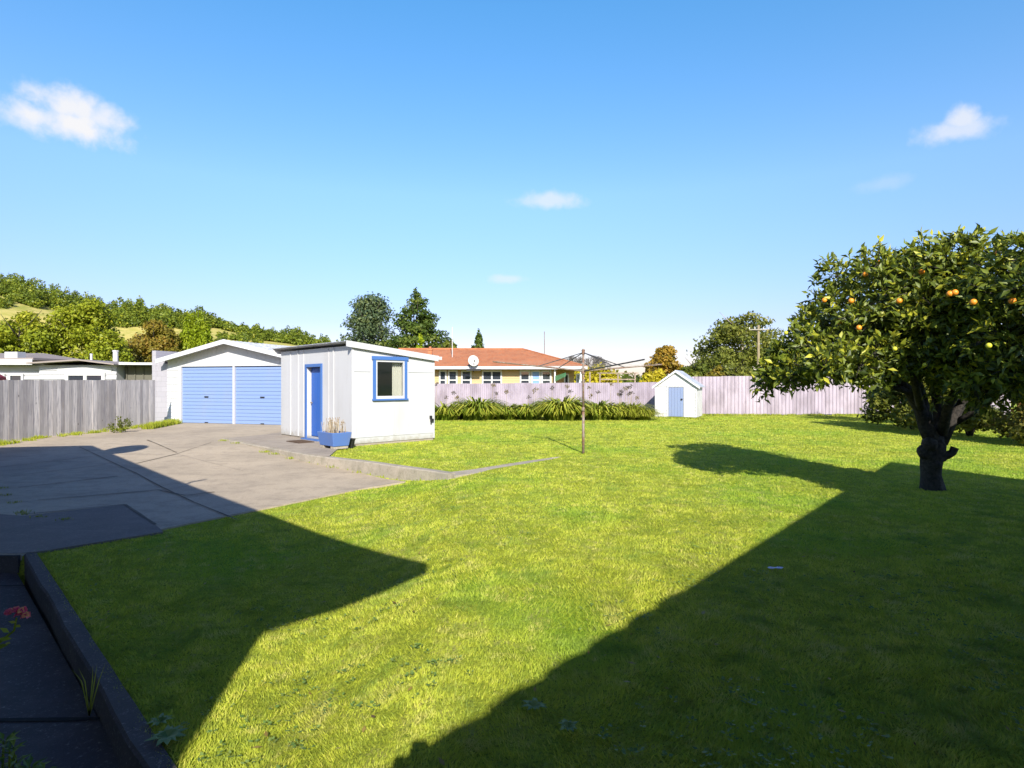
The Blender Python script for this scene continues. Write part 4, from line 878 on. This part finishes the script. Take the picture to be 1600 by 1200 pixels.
for px, py, rp in BL:
    fy = 1-np.clip((px-1440)/120,0,1)*.24; R_ = rp/F*8.44*fy
    ys_ = [0] if rp < 30 else ([-.45,.45] if rp < 50 else [-.95,-.1,.85])
    if px < 1400 and 545 < py < 585 and rp > 29: ys_ = [-.9,-.2,.4]
    for dy in ys_:
        Yc = 8.44*fy; pj, qj = px+r.uniform(-8,8), py+r.uniform(-6,6); x = (pj-800)/F*Yc-5.96; z = CH+(600-qj)/F*Yc; dy += Yc-8.44; bl.append((x, dy+r.uniform(-.2,.2), z, R_, R_*1.1, R_*.95))
rg = np.random.default_rng(21); NC = 5200; Bn = np.array(bl); w = Bn[:,3]**2; idx = rg.choice(len(Bn), NC, p=w/w.sum()); b = Bn[idx]
d_ = rg.normal(size=(NC,3)); d_ /= np.linalg.norm(d_,axis=1)[:,None]; rad = .45+.62*rg.random(NC)**.55; C = b[:,:3]+d_*b[:,3:6]*rad[:,None]
tw = MB()
for k in range(0, NC, 2):
    e = C[k]; s_ = C[k]-d_[k]*rg.uniform(.12,.3); tw.tube([s_, e], [.006,.003], 3, cap=False)
tw.build('twigs', BARK, ct)
VV = []; TT = []; NL = 8
for j in range(NL):
    od = d_*.55+rg.normal(size=(NC,3))*.75+np.array([0,0,.18]); od /= np.linalg.norm(od,axis=1)[:,None]
    base = C-d_*rg.uniform(0,.12,NC)[:,None]+rg.normal(size=(NC,3))*.015; L_ = rg.uniform(.075,.145,NC)[:,None]; nn = rg.normal(size=(NC,3))*.8+np.array([0,0,.7])+d_*.3; nn -= od*(nn*od).sum(1)[:,None]; nn /= np.linalg.norm(nn,axis=1)[:,None]
    sd_ = np.cross(od, nn); Wd_ = L_*.20; tip = base+od*L_-nn*L_*.12; mid = base+od*L_*.48; l = mid+sd_*Wd_+nn*Wd_*.45; rr = mid-sd_*Wd_+nn*Wd_*.45; cm = mid-nn*.0*L_
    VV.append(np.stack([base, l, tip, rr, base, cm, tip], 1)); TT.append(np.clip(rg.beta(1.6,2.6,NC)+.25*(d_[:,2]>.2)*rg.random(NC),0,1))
VV = np.concatenate(VV); TT = np.concatenate(TT); nL = len(VV)
V6 = VV[:, [0,1,2,3,5]].reshape(-1,3); i0 = np.arange(nL)*5
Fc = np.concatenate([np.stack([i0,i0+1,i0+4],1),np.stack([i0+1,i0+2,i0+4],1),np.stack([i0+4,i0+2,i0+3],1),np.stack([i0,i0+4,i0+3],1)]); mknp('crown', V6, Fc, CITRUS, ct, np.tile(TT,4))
for k, (px, py, dy, mt_) in enumerate([(1352,428,-.62,0),(1288,469,-.2,0),(1311,503,-.5,0),(1521,472,-2.2,0),(1484,459,-1.8,0),(1492,457,-1.83,0),(1264,557,-.6,1),(1216,599,-.25,1),(1242,581,-.4,1),(1375,409,-.5,0),(1445,570,-1.2,1),(1228,520,-.2,1),(1560,395,-1.6,0),(1405,470,-1.25,0),(1342,512,-.95,0),(1330,470,-.9,0),(1440,425,-.9,0),(1582,470,-2.4,0),(1398,545,-1.25,1),(1545,540,-2.5,1),(1296,545,-.9,1)]):
    x, y, z = cp(px, py, dy); MB().sphere((x,y,z), .034 if mt_ == 0 else .028, 12, 8).build('orange', LEMON if mt_ else ORANGE, ct, True)

# ------------------------------------------------------------ weeds and small plants
def leafy(name, label, x, y, z, w, h, n, leaf, mat, seed, cat='weed', asp=.45, group=None):
    r = random.Random(seed); e = empty(name, (x,y,z), 0, label, cat, group); bl = []; m = MB()
    for k in range(9): a = r.uniform(0,6.28); q_ = r.uniform(0,.8); bl.append((math.cos(a)*w*q_,math.sin(a)*w*.6*q_,h*r.uniform(.2,.85),w*.33,w*.33,h*.22)); m.tube([(0,0,0),(math.cos(a)*w*q_*.5,math.sin(a)*w*.3*q_,h*.4),bl[-1][:3]], [.006,.004,.002], 4, c=.3)
    m.build('stems', WEED, e); V, Fc, T = leafcloud(bl, n, leaf, asp, .2, .4, seed=seed); mknp('leaves', V, Fc, mat, e, T)
x, y, z = G(188,677,zlow); leafy('weed_bush', 'knee high leafy weed growing at the foot of the timber fence', x, y, z, .34, .52, 420, .07, M_TREE['shrub'], 1)
def tuft(mb, x, y, z, w, h, n, r, lw=.006):
    for k in range(n):
        a = r.uniform(0,6.28); b_ = r.uniform(0,w); X0, Y0 = x+math.cos(a)*b_, y+math.sin(a)*b_*.7; L_ = h*r.uniform(.4,1); o = r.uniform(0,6.28); s_ = r.uniform(.1,.6)*L_; dx, dy = math.cos(o)*s_, math.sin(o)*s_; t = r.random()
        mb.quad((X0-lw,Y0,z),(X0+lw,Y0,z),(X0+lw*.8+dx*.4,Y0+dy*.4,z+L_*.6),(X0-lw*.8+dx*.4,Y0+dy*.4,z+L_*.6),c=t); mb.quad((X0-lw*.8+dx*.4,Y0+dy*.4,z+L_*.6),(X0+lw*.8+dx*.4,Y0+dy*.4,z+L_*.6),(X0+dx,Y0+dy,z+L_),c=t)
r = random.Random(6); m = MB()
for k in range(26):
    t = k/25; px = 226+46*t; py = 672-9*t; x, y, z = G(px, py, zlow); tuft(m, x, y+.15, z, .22, .26, 60, r, .008)
tag(m.build('long_grass', WEED), 'bright long grass clump between block wall and garage', 'grass')
m = MB()
for k in range(110):
    t = r.random(); y = 13.5+8*t; x = -13.0+.2*t+r.uniform(.0,.45)**1.3; 
    if r.random() < .75: tuft(m, x, y, float(zlow(x,y))+.01, .12, r.uniform(.05,.16), r.randint(10,40), r, .008)
tag(m.build('fence_weeds', WEED), 'low grass and weeds along the foot of the timber fence', 'weeds', kind='stuff')
m = MB()
for (px, py, n) in [(350,690,10),(370,694,8),(415,708,14),(430,711,10),(455,718,8),(520,732,5),(560,740,4)]:
    x, y, z = G(px, py, zlow); tuft(m, x, y-.02, z+.02, .15, .06, n*4, r, .005)
for (px, py) in [(4,765),(12,776),(22,788),(34,803),(38,806),(60,811),(100,815)]:
    x, y, z = G(px, py, zlow); tuft(m, x, y, z+.02, .12, .04, 26, r, .004)
for k in range(40):
    x = random.uniform(.4,1.0); 
for k in range(160):
    t = r.random(); x = 8.6+14*t if r.random()<.6 else 6.2+1.9*r.random(); y = 28.2 if x > 8.6 else 25.9-.35*(x-6.2); tuft(m, x, y, 0, .25, .12, 20, r, .012)
tag(m.build('crack_weeds', WEED), 'small tufts of grass in cracks and along walls', 'weeds', kind='stuff')
x, y = -2.42, 3.40
m = MB()
for a in (-.9,-.5,.35,.6,1.1): m.quad((x-.004,y,-.4),(x+.004,y,-.4),(x+a*.05+.003,y,-.2),(x+a*.05-.003,y,-.2),c=.9); m.quad((x+a*.05-.003,y,-.2),(x+a*.05+.003,y,-.2),(x+a*.1,y-.02,-.10+.02*a),c=.9)
tag(m.build('grass_tuft', WEED), 'pale tuft of grass growing in the joint beside the path kerb', 'grass')
# big flat weeds near the shadow corner in the lawn
def rosette(px, py, s, seed, label):
    x, y, z = G(px, py, zlow); r = random.Random(seed); m = MB()
    for k in range(11):
        a = k*.57+r.uniform(-.2,.2); L_ = s*r.uniform(.6,1); dx, dy = math.cos(a), math.sin(a); w_ = L_*.2
        p = lambda t, sd: (x+dx*L_*t-dy*sd, y+dy*L_*t+dx*sd, z+.022+.018*math.sin(t*2.2))
        m.quad(p(0,0),p(.45,w_),p(.5,0),p(.45,-w_),c=r.random()); m.quad(p(.5,0),p(.45,w_),p(1,0),c=r.random()); m.quad(p(.5,0),p(1,0),p(.45,-w_),c=r.random())
    tag(m.build('weed_rosette', BWEED), label, 'weed')
rosette(262,1158,.11,1,'silvery broad leaved weed in shade near the bottom of the path kerb'); rosette(250,1135,.07,2,'small silvery weed just above the larger one beside the path kerb'); rosette(835,1112,.07,3,'bluish broad leaved weed in shade at bottom centre'); rosette(888,1146,.06,4,'bluish weed in deep shade right of the other bottom centre one')
m = MB(); x, y, z = G(1212,893,zlow); 
for dx in (-.035,.03): m.sphere((x+dx,y,z+.03), (.03,.02,.008), 8, 5, jit=.2)
m.box((x-.03,y-.006,z+.028),(x+.03,y+.006,z+.034)); tag(m.build('litter', paint('crumpled_paper', (.62,.66,.8))), 'small crumpled white litter lying on the shaded lawn', 'litter')
m = MB(); r = random.Random(12)
for k in range(420):
    if k < 200: x, y = 5.9+r.gauss(0,1.3), 8.4+r.gauss(0,1.2)
    else: y = 2.3+12*r.random()**1.3; x = r.uniform(-.8,.85)*y
    if bool(inpoly(drive, np.array([x]), np.array([y]))[0]) or float(pathside(x,y)) > -.2 or abs(y-np.interp(x,KX,KY)) < .3: continue
    a = r.uniform(0,6.28); s_ = r.uniform(.010,.028); dx, dy = math.cos(a)*s_, math.sin(a)*s_; z = float(gz(x,y))+.022; t = r.random()
    m.quad((x-dx,y-dy,z),(x+dy*.4,y-dx*.4,z+.004),(x+dx,y+dy,z+.008),(x-dy*.4,y+dx*.4,z+.004),c=t)
tag(m.build('fallen_leaves', leafmat('fallen_leaf', [(.16,.10,.03),(.32,.24,.06),(.42,.34,.14)])), 'small fallen yellow and brown leaves scattered on the lawn', 'fallen leaves', kind='stuff')
# rose and leafy plant at left
def roseplant():
    e = empty('rose_bush', (-2.55,2.35,-.4), 0, 'rose bush with one pink and orange bloom at the left edge over the path', 'shrub')
    def w(px, py, Y): p = px2w(px, py, Y); return (p[0]+2.55, p[1]-2.35, p[2]+.4)
    m = MB(); m.tube([(0-.2,0,0),w(-30,1030,2.6),w(0,1003,2.7),w(22,985,2.72),w(26,965,2.72)], [.012,.008,.006,.005,.004], 6, c=.3); m.tube([(-.2,0,0),w(-40,1060,2.6),w(-10,1000,2.6)], [.01,.006,.004], 6, c=.3); m.build('stems', WEED, e, True)
    m = MB(); r = random.Random(3)
    for k, (px, py) in enumerate(((14,958),(24,955),(35,955),(40,962),(31,961))):
        c = Vector(w(px, py, 2.72))
        for j in range(16):
            d_ = Vector((r.gauss(0,1), r.gauss(0,1), abs(r.gauss(0,.8))+.2)).normalized(); u = d_.cross(Vector((.3,.5,.8))).normalized(); v_ = d_.cross(u); q_ = c+d_*.014; s_ = r.uniform(.009,.016)
            m.quad(q_-u*s_, q_-v_*s_+d_*.005, q_+u*s_, q_+v_*s_+d_*.005, c=(.9 if r.random()<.4 and k in (1,2,3) else r.random()*.5))
    m.build('bloom', PINK, e); lf = MB()
    for (px, py, s_, a) in ((28,978,.03,-.3),(8,998,.05,2.9),(2,1010,.055,3.4),(12,1005,.03,.2),(8,985,.04,2),(-10,1000,.06,2),(20,972,.03,2.6)):
        c = Vector(w(px, py, 2.7)); d_ = Vector((math.cos(a), -.3, math.sin(a)*.5)).normalized(); n_ = Vector((0,-.5,.85)); sd_ = d_.cross(n_).normalized()
        lf.quad(c-d_*s_*.5, c+sd_*s_*.28, c+d_*s_*.6, c-sd_*s_*.28, c=r.random())
    lf.build('leaves', WEED, e)
roseplant()
def lowleaf(label, pts, Y, seed):
    r = random.Random(seed); x0 = (pts[0][0]-800)/F*Y; e = empty('leafy_plant', (x0,Y,-.41), 0, label, 'plant'); m = MB(); s = MB()
    for (px, py) in pts:
        X, _, Z = px2w(px, py, Y); c = Vector((X-x0, r.uniform(-.05,.05), Z+.41)); s.tube([(c.x*.4,0,0), c-Vector((0,0,.03)), c], [.006,.004,.003], 5, c=.2)
        for k in range(8):
            a = k*.8+r.uniform(-.2,.2); d_ = Vector((math.cos(a), math.sin(a), r.uniform(.15,.8))).normalized(); L_ = r.uniform(.04,.075); n_ = Vector((0,0,1)); sd_ = d_.cross(n_).normalized(); b_ = c-Vector((0,0,.012*(k%3)))
            t = r.random(); m.quad(b_, b_+d_*L_*.5+sd_*L_*.16, b_+d_*L_*.52-n_*.003, c=t); m.quad(b_, b_+d_*L_*.52-n_*.003, b_+d_*L_*.5-sd_*L_*.16, c=t); m.quad(b_+d_*L_*.52-n_*.003, b_+d_*L_*.5+sd_*L_*.16, b_+d_*L_-n_*.01, c=t); m.quad(b_+d_*L_*.52-n_*.003, b_+d_*L_-n_*.01, b_+d_*L_*.5-sd_*L_*.16, c=t)
    s.build('stems', WEED, e); m.build('leaves', leafmat('plant_leaves', [(.06,.12,.012),(.13,.21,.02),(.24,.3,.04)], gloss=.5), e)
lowleaf('narrow leaved green plant at the bottom left corner, right one of two', [(58,1188),(48,1200),(70,1205),(35,1210)], 2.35, 1)
lowleaf('rounded leafy green plant in the bottom left corner, left one of two', [(6,1178),(-12,1170),(12,1198),(-4,1200),(16,1172)], 2.3, 2)

# ------------------------------------------------------------ house behind the camera (throws the big shadows), camera on tripod
hs = empty('house', (0,-4,0), 0, 'white house behind the viewpoint whose eaves throw the large lawn shadows', 'house')
H1 = 3.3; T1 = caster(668,880,H1); F1 = caster(145,697,H1); E1 = caster(0,700,H1); A1 = caster(430,965,H1)
L1 = (E1[0]+(E1[0]-F1[0])*3, E1[1]+(E1[1]-F1[1])*3)
def loc(p): return (p[0], p[1]+4)
left = [T1, F1, E1, L1, (L1[0], -14), (A1[0]+.1, -14), A1]
MB().prism([loc(p) for p in left][::-1], H1-.16, H1).build('roof', GREYBR, hs)
dv = Vector((F1[0]-T1[0], F1[1]-T1[1])).normalized(); Bw = (A1[0]+dv.x*11, A1[1]+dv.y*11)
MB().prism([loc(p) for p in [(A1[0]-.01,A1[1]-.02), Bw, (Bw[0]-6,Bw[1]-6), (A1[0]-6,-13.5), (A1[0]-.01,-13.5)]][::-1], -.45, H1-.162).build('wall', WARMWHITE, hs)
H2 = 2.7; P1 = caster(1390,722,H2); Q1 = caster(1600,750,H2); P0 = caster(700,1150,H2)
Q2 = (Q1[0]+(Q1[0]-P1[0])*1.6, Q1[1]+(Q1[1]-P1[1])*1.6); P00 = (P0[0]+(P0[0]-P1[0])*.09, P0[1]+(P0[1]-P1[1])*.09)
ed = Vector((P0[0]-P1[0], P0[1]-P1[1])); el_ = ed.length; ed.normalize(); en = Vector((-ed.y, ed.x)) * (1 if Vector((-ed.y, ed.x)).dot(Vector((-1, 1))) > 0 else -1); teeth = []
for k in range(9):
    t0 = el_*.80+k*el_*.036; o0 = Vector(P1)+ed*t0; teeth += [tuple(o0-en*.0), tuple(o0+ed*(el_*.014)+en*.035), tuple(o0+ed*(el_*.030)+en*.03)]
MB().prism([loc(p) for p in [P1]+teeth+[P00, (P00[0], -13), (11,-13), Q2]], H2-.15, H2).build('roof', GREYBR, hs)
MB().prism([loc(p) for p in [(P1[0]+.25,P1[1]-.75), (P00[0]+.6,P00[1]-.4), (P00[0]+.6,-12.8), (10.8,-12.8), (Q2[0]-.3,Q2[1])]], -.1, H2-.152).build('wall', WARMWHITE, hs)
# dish and vent pipe on that roof
X, Y = caster(197,703,H1+.55); dt = empty('roof_satellite_dish', (X,Y,H1), 0, 'satellite dish on the house roof whose oval shadow lies on the driveway', 'satellite dish')
sv = Vector((SUNH[0]*math.cos(ELEV), SUNH[1]*math.cos(ELEV), math.sin(ELEV))); u = sv.cross(Vector((0,0,1))).normalized(); v_ = u.cross(sv)
m = MB(); dish(m, Vector((0,0,.55)), u, v_, sv, .42, .9); m.build('dish', WHITE, dt, True); MB().tube([(0,0,0),(0,.1,.55)], .025, 8).build('mast', STEEL, dt)
X, Y = caster(300,757,H1); tag(MB().tube([(X-.05,Y-.15,H1-.02),(X-.05,Y-.05,H1+.12),(X+.10,Y+.1,H1+.2)], [.03,.03,.02], 8).build('vent_pipe', STEEL), 'short vent pipe at the roof edge above the driveway', 'pipe')
tc_ = empty('tripod_camera', (0,-.09,0), 0, 'camera on a tripod at the viewpoint, throwing a small shadow', 'camera')
MB().box((-.105,-.035,1.385),(.055,.03,1.475)).build('camera_body', DARK, tc_, bevel=.01); MB().hexa([(-.05,-.03,1.4755),(.045,-.03,1.4755),(.045,.02,1.4755),(-.05,.02,1.4755),(-.03,-.03,1.545),(.03,-.03,1.545),(.03,.02,1.545),(-.03,.02,1.545)]).build('viewfinder_hump', DARK, tc_, bevel=.008)
MB().tube([(-.02,.0,1.34),(-.02,0,1.384)], .04, 12).tube([(-.02,0,.9),(-.02,0,1.34)], .015, 8).build('tripod_head', DARK, tc_)
for k in range(3): a = k*2.094+.52; MB().tube([(-.02,0,1.2),(math.cos(a)*.4,math.sin(a)*.4-.05,0)], .012, 8).build('leg', DARK, tc_)

# ------------------------------------------------------------ grass blades over the lawn
def vnoise(x, y, s, seed):
    r = np.random.default_rng(seed); g_ = r.random((256,256)); u = x*s+100; v_ = y*s+100; i = np.floor(u).astype(int); j = np.floor(v_).astype(int); fx = S(u-i); fy = S(v_-j)
    a = g_[i%256,j%256]; b_ = g_[(i+1)%256,j%256]; c = g_[i%256,(j+1)%256]; d_ = g_[(i+1)%256,(j+1)%256]; return a*(1-fx)*(1-fy)+b_*fx*(1-fy)+c*(1-fx)*fy+d_*fx*fy
N = 760000; rg = np.random.default_rng(99); e_ = .34; ya, yb = 1.9, 27.5
Yg = (ya**e_+(yb**e_-ya**e_)*rg.random(N))**(1/e_); Xg = (rg.random(N)*2-1)*Yg*.93+rg.normal(size=N)*.2
jx = .09*vnoise(Xg,Yg,5,12)+.07*vnoise(Xg,Yg,16,13)-.02; ok = ~inpoly(drive, Xg-jx*.3, Yg+jx) & ~((pathside(Xg,Yg) > -.085+.05*vnoise(Xg,Yg,3,5)-.045*rg.random(N)**2) & (Yg < 6.1))
ok &= ~inpoly([(-7.9,16.1),(-4.4,12.4),(-3.75,11.98),(-3.95,13.4),(-3.83,14.3),(-6.7,17.2),(-8,18.5)], Xg, Yg)
# studio footprint, shed, garage side, kerb and strip
lx = (Xg+3.83)*ca+(Yg-14.22)*sa; ly = -(Xg+3.83)*sa+(Yg-14.22)*ca; ok &= ~((lx > -.02) & (lx < WX+.02) & (ly > -.02) & (ly < DY+.05))
ok &= ~((Xg < -7) & (Yg > 15)) & (Xg > -15)
kd = Yg-np.interp(Xg, KX, KY); ok &= ~((Xg > KX[0]) & (Xg < KX[4]) & (kd > -.02) & (kd < .23))
sx = np.array([q_[0] for q_ in sp_]); sy = np.array([q_[1] for q_ in sp_]); sw_ = np.array([q_[2] for q_ in sp_]); ok &= ~((Xg > -1.15) & (Xg < .95) & (np.abs(Yg-np.interp(Xg, sx, sy)) < np.interp(Xg, sx, sw_)*1.15*(.85+.4*rg.random(N))))
Xg, Yg = Xg[ok], Yg[ok]; n = len(Xg); Zg = np.where(on_terrace(Xg, Yg), 0, zlow(Xg, Yg))
cl_ = vnoise(Xg, Yg, 1.1, 1)*.3+vnoise(Xg, Yg, 4.5, 2)*.3+vnoise(Xg, Yg, 13, 22)*.4
ln = (.011+.014*rg.random(n))*(.35+1.4*cl_)*(1+.018*Yg); a = rg.random(n)*6.283; lean = (.25+.9*rg.random(n))*ln; wd = (.0016+.00062*Yg)*(.7+.6*rg.random(n)); o2 = rg.random(n)*3.6+9*vnoise(Xg, Yg, 3.0, 31)
base = np.stack([Xg, Yg, Zg-.002], 1); sd_ = np.stack([np.cos(a)*wd, np.sin(a)*wd, 0*a], 1); top = base+np.stack([np.cos(o2)*lean, np.sin(o2)*lean, ln], 1)
V = np.stack([base-sd_, base+sd_, top], 1).reshape(-1,3); T = np.clip(.12+.4*rg.random(n)+.6*(vnoise(Xg,Yg,9,3)-.5)+.7*(cl_-.45)+(rg.random(n)<.07)*.5, 0, 1)
tag(mknp('grass', V, np.arange(n*3).reshape(-1,3), GRASS, tint=T), 'short mown lawn grass, yellow green in sun', 'grass', kind='stuff')
# broad weeds among the grass
N = 3400; Yw = 2.2+11*rg.random(N)**1.4; Xw = (rg.random(N)*2-1)*Yw*.9; ck = vnoise(Xw, Yw, 1.6, 8) > .62; ck &= ~inpoly(drive, Xw, Yw) & ~((pathside(Xw,Yw) > -.16) & (Yw < 6.1)) & (np.abs(Yw-np.interp(Xw,KX,KY)) > .4) & (Yw < 11.5); Xw, Yw = Xw[ck], Yw[ck]; k = len(Xw); V = []; T = []
for j in range(6):
    a = rg.random(k)*6.283; L_ = .008+.018*rg.random(k); z = zlow(Xw, Yw)+.024; dx, dy = np.cos(a), np.sin(a); c = np.stack([Xw+dx*.01, Yw+dy*.01, z], 1); D = np.stack([dx,dy,.25+0*dx],1)*L_[:,None]; P_ = np.stack([-dy,dx,.2*rg.normal(size=k)],1)*(L_*.32)[:,None]
    V.append(np.stack([c, c+D*.5+P_, c+D, c+D*.5-P_], 1)); T.append(rg.random(k))
V = np.concatenate(V).reshape(-1,3); tag(mknp('lawn_weeds', V, np.arange(len(V)).reshape(-1,4), BWEED, tint=np.concatenate(T)), 'scattered broad leaved weeds and clover in the lawn', 'weeds', kind='stuff')
